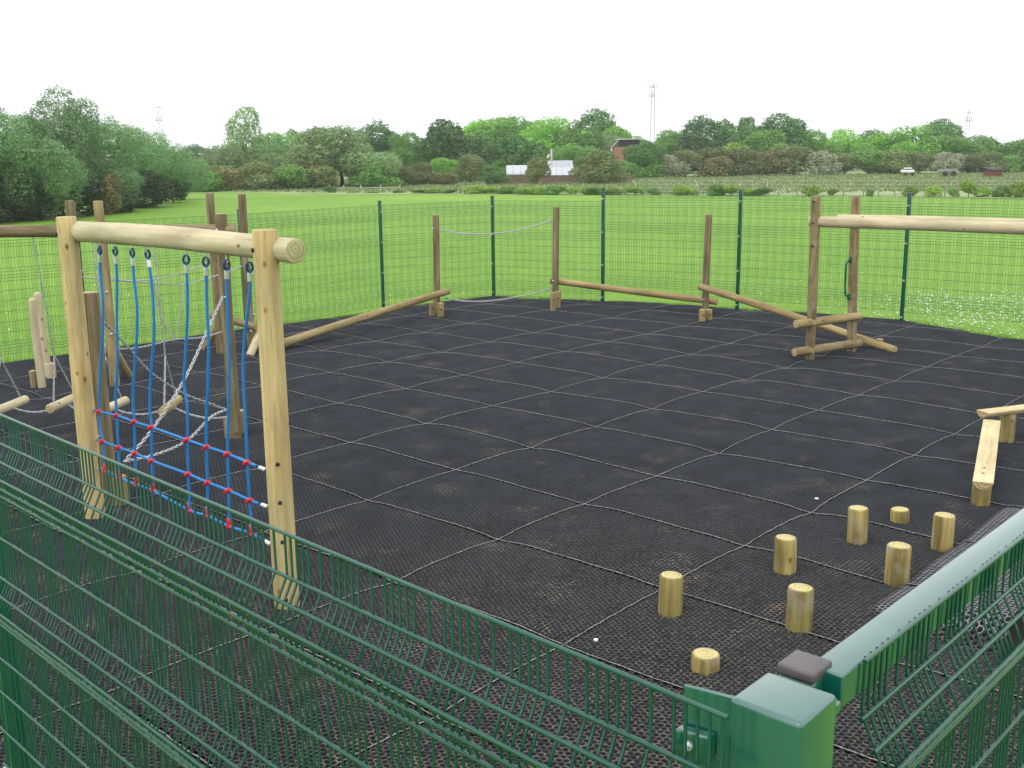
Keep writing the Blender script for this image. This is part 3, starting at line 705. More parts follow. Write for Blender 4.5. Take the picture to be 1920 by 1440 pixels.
# ================================================================== CHAIN CROSSING between the short brown post and the tall one
BA = Vector((-3.395, 8.53, 0)); BB = G(443, 822)
cx_ = empty('chain_crossing', BA, 'crossed heavy chains slung from a stout brown post to a taller one behind the net', 'chain bridge')
log('post', cx_, BA + Vector((0, 0, -.05)), BA + Vector((0, 0, 1.81)), .086, WOOD_BROWN, END_TAN, r1=.08, seg=24)
log('post', cx_, BB + Vector((0, 0, -.05)), BB + Vector((0, 0, 2.31)), .064, WOOD_BROWN, END_TAN, r1=.060, seg=24)
log('support_block', cx_, G(226, 950), G(226, 950) + Vector((0, 0, .27)), .068, WOOD_TAN, END_TAN)
log('support_block', cx_, G(432, 822), G(432, 822) + Vector((0, 0, .225)), .058, WOOD_TAN, END_TAN)
log('support_block', cx_, G(455, 812), G(455, 812) + Vector((0, 0, .25)), .050, WOOD_BROWN, END_TAN)
a0 = D(418, 556, BB.y - .08); a1 = D(233, 866, BA.y + .05); b0 = D(196, 605, BA.y + .03); b1 = D(422, 793, BB.y - .1)
chain('heavy_chain', cx_, [spline([a0, D(388, 622, 10.1), D(345, 713, 9.6), D(285, 806, 9.0), a1], 8)], .042, .0062)
chain('heavy_chain', cx_, [spline([a1, D(300, 850, 9.0), D(352, 825, 9.5), D(396, 782, 10.1), D(425, 768, 10.5)], 8)], .042, .0062)
chain('light_chain', cx_, [spline([b0, D(240, 650, 9.0), D(285, 700, 9.5), D(345, 738, 10.0), D(395, 757, 10.3), D(425, 768, 10.5)], 8)], .036, .0045)
for p_, n_ in ((BA + Vector((.0, -.083, .63)), (0, -1, 0)), (BB + Vector((0, -.06, 1.48)), (0, -1, 0))): bolt(cx_, p_, n_, .014, STEEL)

# ================================================================== LOG SWING
YS = 10.78
sw = empty('log_swing', Vector((-4.3, YS, 0)), 'long dark horizontal beam with short logs hanging under it on chains', 'log swing')
b0 = D(443, 431.5, YS - .06); b1 = D(0, 433, YS - .06); dB = (b1 - b0).normalized(); b1 = b0 + dB * 3.9
log('top_beam', sw, b0, b1, .058, WOOD_BROWN, END_TAN, r1=.064, seg=22)
pe = Vector((b1.x + .15, b1.y + .12, 0)); log('post', sw, pe + Vector((0, 0, -.05)), pe + Vector((0, 0, 2.3)), .064, WOOD_BROWN, END_TAN, r1=.06)
bolt(sw, D(407, 431, YS - .12), (0, -1, .2), .014, STEEL)
sl_ = [(0, 768, 48, 749, -3), (86, 770, 148, 742, 97), (190, 772, 236, 751, 196), (300, 777, 335, 748, 305)]
far = []
for k, (x0, y0, x1, y1, xc) in enumerate(sl_):
    n0, f0 = G(x0, y0, .33), G(x1, y1, .33)
    dirv = (f0 - n0).normalized(); n0 = f0 - dirv * .66 if k != 3 else n0
    n0 = f0 - dirv * .62
    lo = log('swing_log', sw, n0, f0, .05, WOOD_PALE if k < 3 else WOOD_TAN, END_TAN, r1=.048, seg=18)
    mid_ = (n0 + f0) / 2; far.append((mid_, n0, f0, dirv))
    xt = mid_.x; tp = Vector((xt, YS - .06, 2.10)); jn = Vector((mid_.x, mid_.y * .6 + (YS - .06) * .4, .86))
    chain('hanging_chain', sw, [[tp, jn], [jn, n0 + dirv * .09 + Vector((0, 0, .055))], [jn, f0 - dirv * .09 + Vector((0, 0, .055))]], .034, .0042)
for a, b_ in zip(far, far[1:]):
    chain('link_chain', sw, [sag(a[0], b_[0], .085, 14)], .034, .0042)
chain('link_chain', sw, [sag(far[-1][0], BB + Vector((-.07, -.03, .24)), .06, 14)], .034, .0042)

# ================================================================== CHAIN ROPE BRIDGE
br = empty('chain_bridge', Vector((-4.65, 14.6, 0)), 'low footbridge of chains with chain handrails strung between two pairs of brown posts', 'chain bridge')
LP1, LP2 = Vector((-5.42, 13.3, 0)), Vector((-5.12, 13.42, 0)); RP1, RP2 = Vector((-4.33, 15.6, 0)), Vector((-3.87, 15.62, 0))
for p_, hh in ((LP1, 2.36), (LP2, 2.35), (RP1, 2.36), (RP2, 2.34)):
    t2 = {2.36: 0}.get(hh, 0); log('post', br, p_ + Vector((0, 0, -.05)), p_ + Vector((0, 0, hh)), .062, WOOD_BROWN if p_ in (LP1, RP1, RP2) else WOOD_TAN, END_TAN, r1=.058)
log('brace', br, G(384, 655), D(413, 603, 15.75), .055, WOOD_TAN, END_TAN)
log('brace', br, G(468, 668), D(492, 612, 15.7), .06, WOOD_PALE, END_TAN)
log('brace', br, G(243, 708), D(212, 655, 13.6), .06, WOOD_TAN, END_TAN)
log('cross_log', br, D(396, 590, 15.7), D(480, 613, 15.5), .055, WOOD_BROWN, END_TAN)
log('cross_log', br, D(178, 672, 13.7), D(218, 652, 13.45), .06, WOOD_BROWN, END_TAN)
hA = [LP1 + Vector((0, 0, 1.43)), D(215, 526, 13.6), D(288, 524, 14.4), D(340, 512, 15), RP1 + Vector((-.03, 0, 1.37))]
hB = [LP2 + Vector((.03, 0, 1.41)), D(230, 526, 13.6), D(285, 530, 14.2), D(343, 533, 14.6), D(405, 517, 15.1), RP2 + Vector((-.03, 0, 1.31))]
ft = [D(216, 655, 13.45), D(265, 651, 13.9), D(325, 637, 14.5), D(380, 632, 15), D(445, 614, 15.5)]
chain('handrail_chain', br, [spline(hA, 8)], .036, .0046); chain('handrail_chain', br, [spline(hB, 8)], .036, .0046)
chain('foot_chain', br, [spline(ft, 8)], .036, .0055)
chain('tie_chain', br, [spline([D(288, 524, 14.4), D(297, 575, 14.45), D(325, 637, 14.5)], 8)], .036, .0042)
chain('tie_chain', br, [spline([D(343, 533, 14.6), D(339, 580, 14.55), D(327, 637, 14.5)], 8)], .036, .0042)
for p_ in (D(200, 548, 13.33), D(209, 627, 13.33), D(476, 590, 15.5), D(470, 621, 15.45), D(412, 608, 15.6)): bolt(br, p_, (.3, -1, 0), .018, STEEL)

# ================================================================== ROUND TOPPED BOLLARDS on the left
bo1 = G(80, 731); bo2 = G(92, 708)
b1_ = empty('bollard', bo1, 'nearer slim round-topped timber bollard with a dark stub block at its foot', 'bollard')
log('shaft', b1_, bo1 + Vector((0, 0, -.05)), D(60, 558, bo1.y), .05, WOOD_PALE, END_TAN, r1=.048, dome=True)
log('support_block', b1_, G(65, 731), G(65, 731) + Vector((0, 0, .25)), .045, WOOD_BROWN, END_TAN)
b2_ = empty('bollard', bo2, 'farther slim round-topped timber bollard with a pale stub block, partly behind its twin', 'bollard')
log('shaft', b2_, bo2 + Vector((0, 0, -.05)), D(69, 547, bo2.y), .05, WOOD_PALE, END_TAN, r1=.048, dome=True)
log('support_block', b2_, G(97, 711), G(97, 711) + Vector((0, 0, .22)), .065, WOOD_PALE, END_TAN)

# ================================================================== LOG BALANCE TRAIL at the back
T1, T2, T3 = G(819, 588), G(1041, 574), G(1322, 594)
tr_ = empty('log_balance_trail', T2, 'three brown posts joined by sloping logs and two hanging chains in the far corner', 'balance trail')
tops = []
for T, hh, pxt in ((T1, 1.0, (817, 403)), (T2, 1.0, (1043, 388)), (T3, 1.0, (1329, 402))):
    tp = D(pxt[0], pxt[1], T.y); tops.append(tp); log('post', tr_, T + Vector((0, 0, -.05)), tp, .062, WOOD_BROWN, END_TAN, r1=.060)
def block(pxl, pyb, pyt, r_=.06, mat=None):
    p_ = G(pxl, pyb); t_ = D(pxl, pyt, p_.y); o = log('support_block', tr_, p_ + Vector((0, 0, -.03)), t_, r_, mat or WOOD_TAN, END_TAN); bolt(tr_, p_ + Vector((.01, -r_, (t_.z) * .6)), (.1, -1, 0), .014)
block(811, 595, 567, .062); block(826, 597, 568, .062); block(1037, 583, 548, .055); block(1046, 578, 546, .055); block(1317, 604, 580, .06); block(1329, 602, 580, .06)
la1 = D(840, 546, T1.y - .1); la0 = G(505, 652, .1); log('balance_log', tr_, la1, la0, .062, WOOD_TAN, END_TAN, r1=.066, dome=False)
log('balance_log', tr_, D(1033, 526, T2.y + .13), D(1345, 566, T3.y + .12), .060, WOOD_TAN, END_TAN)
lc0 = D(1312, 537, T3.y - .14); lc1 = G(1678, 657, .05); log('balance_log', tr_, lc0, lc1, .060, WOOD_TAN, END_TAN)
sb = G(1648, 657); log('support_block', tr_, sb, sb + Vector((0, 0, .17)), .052, WOOD_TAN, END_TAN); bolt(tr_, sb + Vector((-.01, -.052, .07)), (0, -1, 0), .016, STEEL)
chain('handrail_chain', tr_, [spline([D(824, 431, T1.y), D(860, 437, 18.7), D(905, 439, 18.9), D(950, 435, 19), D(1000, 424, 19.2), D(1038, 412, T2.y)], 8)], .036, .0055)
chain('handrail_chain', tr_, [spline([D(832, 558, T1.y - .05), D(865, 564, 18.7), D(905, 565, 18.9), D(950, 560, 19), D(1000, 550, 19.2), D(1036, 540, T2.y - .05)], 8)], .036, .0055)
for p_ in (D(1037, 527, T2.y - .05), D(1321, 542, T3.y - .06), D(1320, 562, T3.y - .06), D(812, 429, T1.y - .05)): bolt(tr_, p_, (0, -1, 0), .018, STEEL)

# ================================================================== TWIN BEAM FRAME at the right
C1, C2 = G(1518, 674), G(1597, 662)
fr2 = empty('twin_beam_frame', C1, 'timber frame on the right carrying two long pale overhead beams, with a green grab handle', 'climbing frame')
t1, t2 = D(1530, 367, C1.y), D(1605, 366, C2.y)
log('post', fr2, C1 + Vector((0, 0, -.05)), t1, .066, WOOD_DUST, END_TAN, r1=.063); log('post', fr2, C2 + Vector((0, 0, -.05)), t2, .066, WOOD_DUST, END_TAN, r1=.062)
s0 = D(1519, 415, C1.y + .09) ; log('overhead_beam', fr2, s0, s0 + V * 3.6 + Vector((0, 0, .0)), .074, WOOD_PALE, END_TAN, r1=.078)
s1 = D(1572, 411.5, C2.y + .08); log('overhead_beam', fr2, s1, s1 + V * 3.6 + Vector((0, 0, .0)), .074, WOOD_PALE, END_TAN, r1=.078)
log('step_log', fr2, D(1492, 608, C1.y - .17), D(1613, 593, C2.y + .0), .060, WOOD_TAN, END_TAN)
log('step_log', fr2, D(1489, 661, C1.y - .17), D(1612, 643, C2.y + .0), .060, WOOD_DUST, END_TAN)
for s_e, dv in ((s0, -.14), (s1, -.14)):
    pe = s_e + V * 3.35 + U * dv; pe.z = 0; log('post', fr2, pe + Vector((0, 0, -.05)), pe + Vector((0, 0, 2.27)), .066, WOOD_DUST, END_TAN, r1=.063)
hd = MB(); ht, hb = D(1593, 487, C2.y - .06), D(1590, 557, C2.y - .06); ofs = Vector((-.055, -.03, 0))
hd.tube(spline([ht, ht + ofs * .5 + Vector((0, 0, -.02)), ht + ofs + Vector((0, 0, -.09)), hb + ofs + Vector((0, 0, .09)), hb + ofs * .5 + Vector((0, 0, .02)), hb], 5), .013, 8)
for q_ in (ht, hb): hd.box(q_ + Vector((.01, 0, 0)), (.02, 0, 0), (0, .012, 0), (0, 0, .045), .005)
hd.build('grab_handle', GREEN_POST, fr2)
for p_, mt_ in ((D(1526, 378, C1.y - .07), BOLT), (D(1524, 418, C1.y - .07), BOLT), (D(1523, 461, C1.y - .07), BOLT), (D(1527, 607, C1.y - .07), STEEL), (D(1524, 661, C1.y - .07), STEEL), (D(1604, 596, C2.y - .06), STEEL), (D(1601, 645, C2.y - .06), STEEL)): bolt(fr2, p_, (.1, -1, 0), .014, mt_)

# ================================================================== LOW HALF-LOG BALANCE BEAM at the right
S1, S2 = G(1838, 951), G(1886, 830)
bb = empty('balance_beam', S1, 'low angled balance beam of pale half logs on round stubs at the right edge', 'balance beam')
z1, z2 = .215, .30
log('stub', bb, S1 + Vector((0, 0, -.04)), S1 + Vector((0, 0, z1)), .073, WOOD_GREEN, END_STUMP); log('stub', bb, S2 + Vector((0, 0, -.04)), S2 + Vector((0, 0, z2)), .073, WOOD_GREEN, END_STUMP)
S3 = G(2080, 800); log('stub', bb, S3 + Vector((0, 0, -.04)), S3 + Vector((0, 0, .26)), .073, WOOD_GREEN, END_STUMP)
def halflog(p0, p1, wd, hh, name='half_log'):
    """flat-topped half round plank with a shallow rounded belly"""
    p0, p1 = Vector(p0), Vector(p1); d = (p1 - p0); Ld = d.length; d.normalize(); sd_ = Vector((0, 0, 1)).cross(d).normalized(); up = d.cross(sd_)
    q = Matrix((sd_, up, d)).transposed().to_quaternion(); sec = [(-wd, 0), (-wd * .98, -.01), (-wd * .8, -hh * .55), (-wd * .45, -hh * .88), (0, -hh), (wd * .45, -hh * .88), (wd * .8, -hh * .55), (wd * .98, -.01), (wd, 0), (wd * .97, .003), (0, .005), (-wd * .97, .003)]
    n_ = 9; vs = [(x, y, Ld * k / n_) for k in range(n_ + 1) for x, y in sec]; ns = len(sec); fs = []; mi_ = []
    for k in range(n_):
        for j in range(ns): fs.append((k * ns + j, k * ns + (j + 1) % ns, (k + 1) * ns + (j + 1) % ns, (k + 1) * ns + j)); mi_.append(0)
    fs.append(tuple(range(ns - 1, -1, -1))); fs.append(tuple(n_ * ns + j for j in range(ns))); mi_ += [1, 1]
    o = mesh_obj(name, vs, fs, None, bb, p0, True, q, mats=[WOOD_SAWN, END_TAN], midx=mi_); autosmooth(o, 35); return o
halflog(G(1843, 905, z1 + .045), G(1860, 788, z2 - .0), .077, .06)
halflog(G(1842, 772, z2 + .055), G(2130, 738, z2 + .04), .077, .06)
for p_ in (G(1846, 878, z1 + .055), ): bolt(bb, p_ - Vector((0, 0, .002)), (0, 0, 1), .012)

# ================================================================== STEPPING STUMPS
ST = [((1257, 1160), 1092, .280, .076, 'tall stepping stump standing alone, leftmost of the upright ones'),
      ((1499, 1186), 1114, .280, .079, 'tall stepping stump nearest the gate rail at the front, with a ringed pale top'),
      ((1473, 1082), 1016, .278, .075, 'stepping stump with dark brown staining down its right side'),
      ((1609, 1022), 960, .280, .074, 'dark streaked stepping stump left of the short far one'),
      ((1690, 983), 957, .115, .073, 'short stepping stump at the back, lowest of the far three'),
      ((1684, 1098), 1033, .276, .080, 'stepping stump with dark knots near its base beside the raised mat edge'),
      ((1768, 1034), 975, .270, .077, 'farthest right stepping stump partly against the raised mat flap'),
      ((1323, 1262), 1240, .105, .083, 'very low stepping stump in front, just above the gate post')]
for (px, py), _, hh, rr, lab in ST:
    p_ = G(px, py); p_ = p_ + Vector((0, .03, 0)); s_o = empty('stepping_stump', p_, lab, 'stump', 'round stepping stumps set in the mats')
    log('stump_body', s_o, p_ + Vector((0, 0, -.05)), p_ + Vector((random.uniform(-.006, .006), 0, hh)), rr, WOOD_GREEN, END_STUMP, r1=rr * .97, seg=32, bev=.012)

# ================================================================== BACKGROUND: trees, hedges, buildings, masts
def bark(name, c): return simple(name, c, .9, 0, .3, 6, .5)
BARK = bark('grey_brown_bark', (.10, .08, .06))
L_WILLOW = leafmat('willow_leaves', (0.109, 0.244, 0.088), (0.333, 0.533, 0.215), .45, .2)
L_PALE = leafmat('pale_willow_leaves', (0.215, 0.348, 0.127), (0.431, 0.602, 0.253), .5, .25)
L_DARK = leafmat('dark_leaves', (0.074, 0.197, 0.049), (0.183, 0.371, 0.088), .5, .2)
L_MID = leafmat('mid_green_leaves', (0.129, 0.301, 0.059), (0.281, 0.510, 0.108), .5, .25)
L_BRIGHT = leafmat('bright_green_leaves', (0.183, 0.428, 0.049), (0.367, 0.696, 0.097), .5, .3)
L_HAW = leafmat('brownish_hawthorn_leaves', (.16, .23, .07), (.34, .40, .15), .6, .25)
L_BROWN = leafmat('brown_tinged_leaves', (.22, .22, .075), (.42, .38, .16), .6, .25)
L_BLOSSOM = leafmat('blossom_and_leaves', (.18, .25, .09), (.66, .67, .50), .6, .25)
L_SHADE = leafmat('shade_painted_bramble_leaves', (.028, .058, .018), (.075, .125, .040), .5, .15)  # leaf colour darkened to paint in the deep shade at the willows' foot
L_YEL = leafmat('yellow_green_leaves', (0.236, 0.396, 0.060), (0.425, 0.624, 0.108), .6, .3)

def crown_mesh(name, seed, nl, nleaf, size, shape='dome', narrow=.5, zlo=.12, mat=None, lobe=(.13, .24), loose=.0):
    """crown in a unit box: x, y in [-.5,.5], z in [0,1]"""
    r = np.random.default_rng(seed); C = []; R = []
    for k in range(nl):
        for _ in range(30):
            p = r.uniform(-1, 1, 3)
            if (p ** 2).sum() < 1: break
        rad = r.uniform(*lobe)
        cz = zlo + (1 - zlo) * .5; hz_ = (1 - zlo) * .5
        if shape == 'dome': q_ = np.array([p[0] * (.5 - rad * .8), p[1] * (.5 - rad * .8), cz + p[2] * (hz_ - rad)])
        elif shape == 'cone': zz = r.uniform(0, 1); w_ = (1 - zz * .75) * (.5 - rad * .6); q_ = np.array([p[0] * w_, p[1] * w_, zlo + rad + zz * (1 - zlo - 2 * rad)])
        else:
            zz = r.uniform(0, 1) ** .8; w_ = math.sqrt(max(0, 1 - zz ** 2 * .95)) * (.5 - rad * .7); q_ = np.array([p[0] * w_, p[1] * w_, zlo + rad * .6 + zz * (1 - zlo - rad * 1.6)])
        C.append(q_); R.append(rad)
    C = np.array(C); R = np.array(R); W_ = R ** 2 / (R ** 2).sum()
    P, Nn = [], []; need = nleaf
    while need > 0:
        m_ = max(2000, need * 2); idx = r.choice(nl, m_, p=W_); d = r.normal(size=(m_, 3)); d /= np.linalg.norm(d, axis=1)[:, None]
        # lumpy lobe surface
        lump = 1 + .16 * np.sin(d[:, 0] * 9 + idx) * np.sin(d[:, 1] * 8 - idx) + .10 * np.sin(d[:, 2] * 15 + idx * 2)
        rr = R[idx] * lump * (1 - np.abs(r.normal(0, .13 + loose, m_)) + .05 + loose * .5)
        p = C[idx] + d * rr[:, None]
        dist = np.linalg.norm(p[:, None, :] - C[None], axis=2) / R[None]
        deep = (dist < .72).any(1); ok = ~deep & (p[:, 2] > .0)
        P.append(p[ok]); Nn.append(d[ok]); need -= ok.sum()
    P = np.concatenate(P)[:nleaf]; Nn = np.concatenate(Nn)[:nleaf]
    nv = Nn + r.normal(0, .55, Nn.shape); nv /= np.linalg.norm(nv, axis=1)[:, None]
    t = np.cross(nv, r.normal(size=nv.shape)); t /= np.linalg.norm(t, axis=1)[:, None]; b = np.cross(nv, t)
    sz = size * r.uniform(.6, 1.35, (len(P), 1)); asp = narrow * r.uniform(.8, 1.2, (len(P), 1))
    q4 = np.stack([P - t * sz, P + b * sz * asp + nv * sz * .12, P + t * sz, P - b * sz * asp + nv * sz * .12], 1)
    # tint: clump-wise leaf colour plus leaf-wise variation
    tint = np.clip(.5 + .22 * np.sin(P[:, 0] * 17 + seed) * np.sin(P[:, 1] * 15) + r.normal(0, .22, len(P)), 0, 1)
    return np_mesh(name, q4.reshape(-1, 3), np.arange(len(P) * 4).reshape(-1, 4), mat, tint=tint), C
def trunk_mesh(name, C, rad, zt=.5):
    m_ = MB(); m_.tube([(0, 0, -.02), (.004, 0, .1), (-.006, .004, zt * .6), (0, 0, zt)], [rad * 1.4, rad, rad * .8, rad * .55], 8)
    for k in range(min(9, len(C))):
        c = C[k]; z0 = min(zt, max(.1, c[2] * .55)); m_.tube([(0, 0, z0), (c[0] * .45, c[1] * .45, z0 + (c[2] - z0) * .55), (c[0] * .95, c[1] * .95, c[2])], [rad * .5, rad * .32, rad * .12], 5)
    me = bpy.data.meshes.new(name); me.from_pydata([tuple(v) for v in m_.v], [], m_.f); me.materials.append(BARK); me.polygons.foreach_set('use_smooth', [True] * len(me.polygons)); return me
LIB = {}
def variant(kind, n):
    key = (kind, n)
    if key in LIB: return LIB[key]
    sd_ = (hash_kind(kind) * 13 + n * 101) % 9973
    cfg = {'willow': (26, 30000, .0105, 'dome', .38, .02, L_WILLOW, (.10, .19), .06),
           'pale': (20, 14000, .016, 'dome', .45, .02, L_PALE, (.12, .22), .05),
           'dark': (20, 11000, .017, 'dome', .6, .12, L_DARK, (.11, .21), .02),
           'mid': (20, 11000, .017, 'dome', .6, .10, L_MID, (.11, .21), .03),
           'bright': (20, 11000, .017, 'dome', .6, .08, L_BRIGHT, (.11, .21), .03),
           'sparse': (26, 5200, .014, 'cone', .6, .12, L_PALE, (.07, .15), .16),
           'open': (13, 3600, .017, 'dome', .6, .45, L_MID, (.07, .13), .10),
           'haw': (14, 6000, .024, 'bush', .6, 0, L_HAW, (.15, .27), .04),
           'hawgreen': (14, 6000, .024, 'bush', .6, 0, L_MID, (.15, .27), .04),
           'brown': (12, 5000, .026, 'bush', .6, 0, L_BROWN, (.15, .27), .05),
           'blossom': (12, 5000, .026, 'bush', .6, 0, L_BLOSSOM, (.15, .27), .05),
           'shrub': (9, 2200, .040, 'bush', .5, 0, L_YEL, (.16, .30), .08),
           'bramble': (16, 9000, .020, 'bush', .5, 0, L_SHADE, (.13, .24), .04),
           'bushdark': (14, 7000, .022, 'bush', .5, 0, L_DARK, (.14, .26), .04)}[kind]
    me, C = crown_mesh(kind + '_crown', sd_, cfg[0], cfg[1], cfg[2], cfg[3], cfg[4], cfg[5], cfg[6], cfg[7], cfg[8])
    LIB[key] = (me, trunk_mesh(kind + '_trunk', C, .018)); return LIB[key]
KINDS = ['willow', 'pale', 'dark', 'mid', 'bright', 'sparse', 'open', 'haw', 'hawgreen', 'brown', 'blossom', 'shrub', 'bushdark', 'bramble']
def hash_kind(k): return KINDS.index(k) + 1
NV = {'willow': 3, 'pale': 2, 'dark': 3, 'mid': 3, 'bright': 2, 'sparse': 1, 'open': 2, 'haw': 3, 'hawgreen': 2, 'brown': 2, 'blossom': 2, 'shrub': 3, 'bushdark': 2, 'bramble': 3}
cntr = {}
def plant(kind, x, ytop, wpx, Y, name, label, cat, group=None, sx=1.0):
    c = cntr.get(kind, 0); cntr[kind] = c + 1
    me, tm = variant(kind, c % NV[kind]); p = D(x, ytop, Y); w_ = wpx * Y / F; h_ = p.z + .05
    root = empty(name, Vector((p.x, p.y, -.04)), label, cat, group)
    o = bpy.data.objects.new('crown' if cat == 'tree' else 'foliage', me); COL.objects.link(o); o.parent = root; o.scale = (w_, w_ * .9 * sx, h_); o.rotation_euler = (0, 0, random.uniform(0, 6.28))
    t = bpy.data.objects.new('trunk' if cat == 'tree' else 'stem', tm); COL.objects.link(t); t.parent = root; t.scale = (max(w_, h_) * .9, max(w_, h_) * .9, h_ * .95); t.rotation_euler = o.rotation_euler
    return root
def ordn(k):
    if k < 30: return ORD[k]
    t_ = {3: 'thirty', 4: 'forty', 5: 'fifty', 6: 'sixty'}; tn = {3: 'thirtieth', 4: 'fortieth', 5: 'fiftieth', 6: 'sixtieth'}
    n_ = k + 1; return tn[n_ // 10] if n_ % 10 == 0 else t_[n_ // 10] + '-' + ORD[n_ % 10 - 1]
ORD = ['first', 'second', 'third', 'fourth', 'fifth', 'sixth', 'seventh', 'eighth', 'ninth', 'tenth', 'eleventh', 'twelfth', 'thirteenth', 'fourteenth', 'fifteenth', 'sixteenth', 'seventeenth', 'eighteenth', 'nineteenth', 'twentieth', 'twenty-first', 'twenty-second', 'twenty-third', 'twenty-fourth', 'twenty-fifth', 'twenty-sixth', 'twenty-seventh', 'twenty-eighth', 'twenty-ninth', 'thirtieth']
# big willows along the left side of the field
WL = [(-95, 170, 300, 52), (18, 163, 215, 56), (112, 152, 190, 59), (178, 188, 165, 63), (232, 220, 175, 67), (290, 238, 150, 72), (335, 272, 125, 78), (60, 250, 230, 53.5), (190, 290, 190, 60)]
for k, (x, yt, wp_, Y) in enumerate(sorted(WL)):
    plant('willow', x, yt, wp_, Y, 'willow_tree', 'big grey-green willow, %s from the left edge in the row beside the field' % ORD[k], 'tree', 'willows along the left of the field')
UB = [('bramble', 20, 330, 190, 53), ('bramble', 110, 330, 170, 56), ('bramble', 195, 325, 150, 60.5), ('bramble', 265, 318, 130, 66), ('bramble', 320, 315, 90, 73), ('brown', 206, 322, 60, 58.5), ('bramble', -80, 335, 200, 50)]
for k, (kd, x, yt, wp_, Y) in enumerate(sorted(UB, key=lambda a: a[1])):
    plant(kd, x, yt, wp_, Y, 'shrub', ('copper brown bush' if kd == 'brown' else 'shade-darkened green bush') + ' under the willows, %s from the left' % ORD[k], 'shrub', 'bushes under the willows')
# wood behind the far hedge, back rows first
TR = [('dark', 365, 270, 60, 190), ('sparse', 452, 199, 125, 112), ('mid', 528, 242, 100, 135), ('open', 573, 229, 85, 160), ('dark', 500, 262, 80, 125), ('pale', 520, 264, 80, 112), ('pale', 415, 268, 90, 108),
      ('pale', 636, 228, 185, 106), ('pale', 690, 262, 110, 104), ('dark', 706, 226, 85, 150), ('mid', 765, 245, 80, 140), ('dark', 833, 222, 125, 130), ('bright', 895, 216, 130, 160), ('open', 985, 212, 90, 170), ('mid', 945, 214, 125, 160), ('dark', 960, 252, 105, 128), ('mid', 880, 246, 90, 132),
      ('bright', 1035, 216, 125, 142), ('mid', 1085, 235, 90, 140), ('dark', 1113, 206, 120, 165), ('bright', 1165, 230, 80, 158), ('pale', 1135, 246, 95, 148), ('dark', 1208, 262, 70, 128), ('mid', 1075, 262, 80, 134), ('mid', 1258, 240, 80, 155), ('dark', 1320, 217, 115, 150), ('open', 1380, 208, 70, 170),
      ('mid', 1400, 232, 100, 158), ('mid', 1270, 236, 80, 158), ('dark', 1460, 214, 110, 150), ('mid', 1495, 226, 90, 156), ('mid', 1440, 240, 90, 148), ('bright', 1580, 238, 80, 160), ('mid', 1635, 240, 66, 168), ('bright', 1700, 233, 130, 152), ('bright', 1665, 250, 90, 156), ('dark', 1765, 221, 110, 158), ('mid', 1800, 240, 110, 152), ('dark', 1852, 256, 66, 165), ('dark', 1908, 266, 60, 170), ('mid', 1545, 262, 60, 155), ('mid', 790, 262, 90, 145), ('dark', 730, 250, 80, 150), ('mid', 460, 255, 90, 118), ('dark', 600, 250, 90, 140),
      ('mid', 1965, 250, 120, 150), ('mid', 2050, 240, 140, 150)]
nm = {'dark': 'dark green rounded tree', 'mid': 'mid green leafy tree', 'bright': 'bright green tree', 'pale': 'pale grey-green willow', 'sparse': 'tall thin-leaved see-through tree', 'open': 'airy open-crowned tree'}
for k, (kd, x, yt, wp_, Y) in enumerate(sorted(TR, key=lambda a: a[1])):
    rel = 'above the far tree line' if yt < 225 else 'in the far tree line'
    plant(kd, x, yt, wp_ * 1.28, Y, 'willow_tree' if kd == 'pale' else 'broadleaf_tree', '%s %s, %s tree from its left end' % (nm[kd], rel, ordn(k)), 'tree', 'trees beyond the far hedge')
HG = [('haw', 412, 308, 70, 99), ('hawgreen', 385, 320, 70, 96), ('shrub', 372, 298, 46, 100), ('brown', 430, 312, 60, 97.5), ('haw', 482, 304, 76, 99), ('hawgreen', 545, 306, 70, 99), ('brown', 575, 300, 70, 101), ('haw', 600, 310, 60, 100), ('hawgreen', 700, 305, 80, 102), ('haw', 745, 312, 70, 106), ('haw', 790, 305, 60, 110), ('bright', 835, 292, 70, 122), ('brown', 840, 322, 50, 108), ('haw', 882, 288, 58, 116), ('hawgreen', 915, 306, 45, 122), ('bright', 940, 300, 50, 126), ('bushdark', 930, 318, 44, 107), ('haw', 1007, 292, 44, 106),
      ('hawgreen', 1094, 290, 40, 118), ('haw', 1125, 283, 84, 106), ('hawgreen', 1165, 300, 60, 124), ('bushdark', 1210, 268, 56, 128), ('hawgreen', 1218, 292, 60, 128), ('blossom', 1250, 288, 56, 129), ('haw', 1285, 280, 62, 131), ('haw', 1335, 272, 80, 133), ('shrub', 1385, 268, 60, 136), ('brown', 1350, 292, 60, 129), ('haw', 1395, 278, 64, 132), ('brown', 1440, 280, 66, 132), ('haw', 1490, 272, 80, 133), ('blossom', 1538, 282, 58, 131), ('haw', 1585, 285, 60, 133), ('hawgreen', 1632, 276, 76, 133), ('haw', 1680, 281, 62, 132), ('haw', 1725, 284, 58, 132), ('blossom', 1778, 283, 62, 131), ('haw', 1815, 286, 54, 132), ('haw', 1855, 284, 70, 133), ('hawgreen', 1895, 290, 50, 133), ('haw', 1945, 284, 70, 133), ('haw', 2010, 284, 80, 133)]
hn = {'haw': 'brown-green hawthorn', 'hawgreen': 'green hawthorn', 'brown': 'copper-tinged bush', 'blossom': 'white-blossomed hawthorn', 'shrub': 'yellow-green shrub', 'bright': 'bright green bush', 'bushdark': 'shade-darkened green bush'}
for k, (kd, x, yt, wp_, Y) in enumerate(sorted(HG, key=lambda a: a[1])):
    plant(kd, x, yt, wp_ * 1.4, Y, 'hawthorn_bush' if kd in ('haw', 'hawgreen', 'blossom') else 'shrub', '%s in the far hedge, %s bush from its left end' % (hn[kd], ordn(k)), 'shrub', 'bushes of the far hedge')
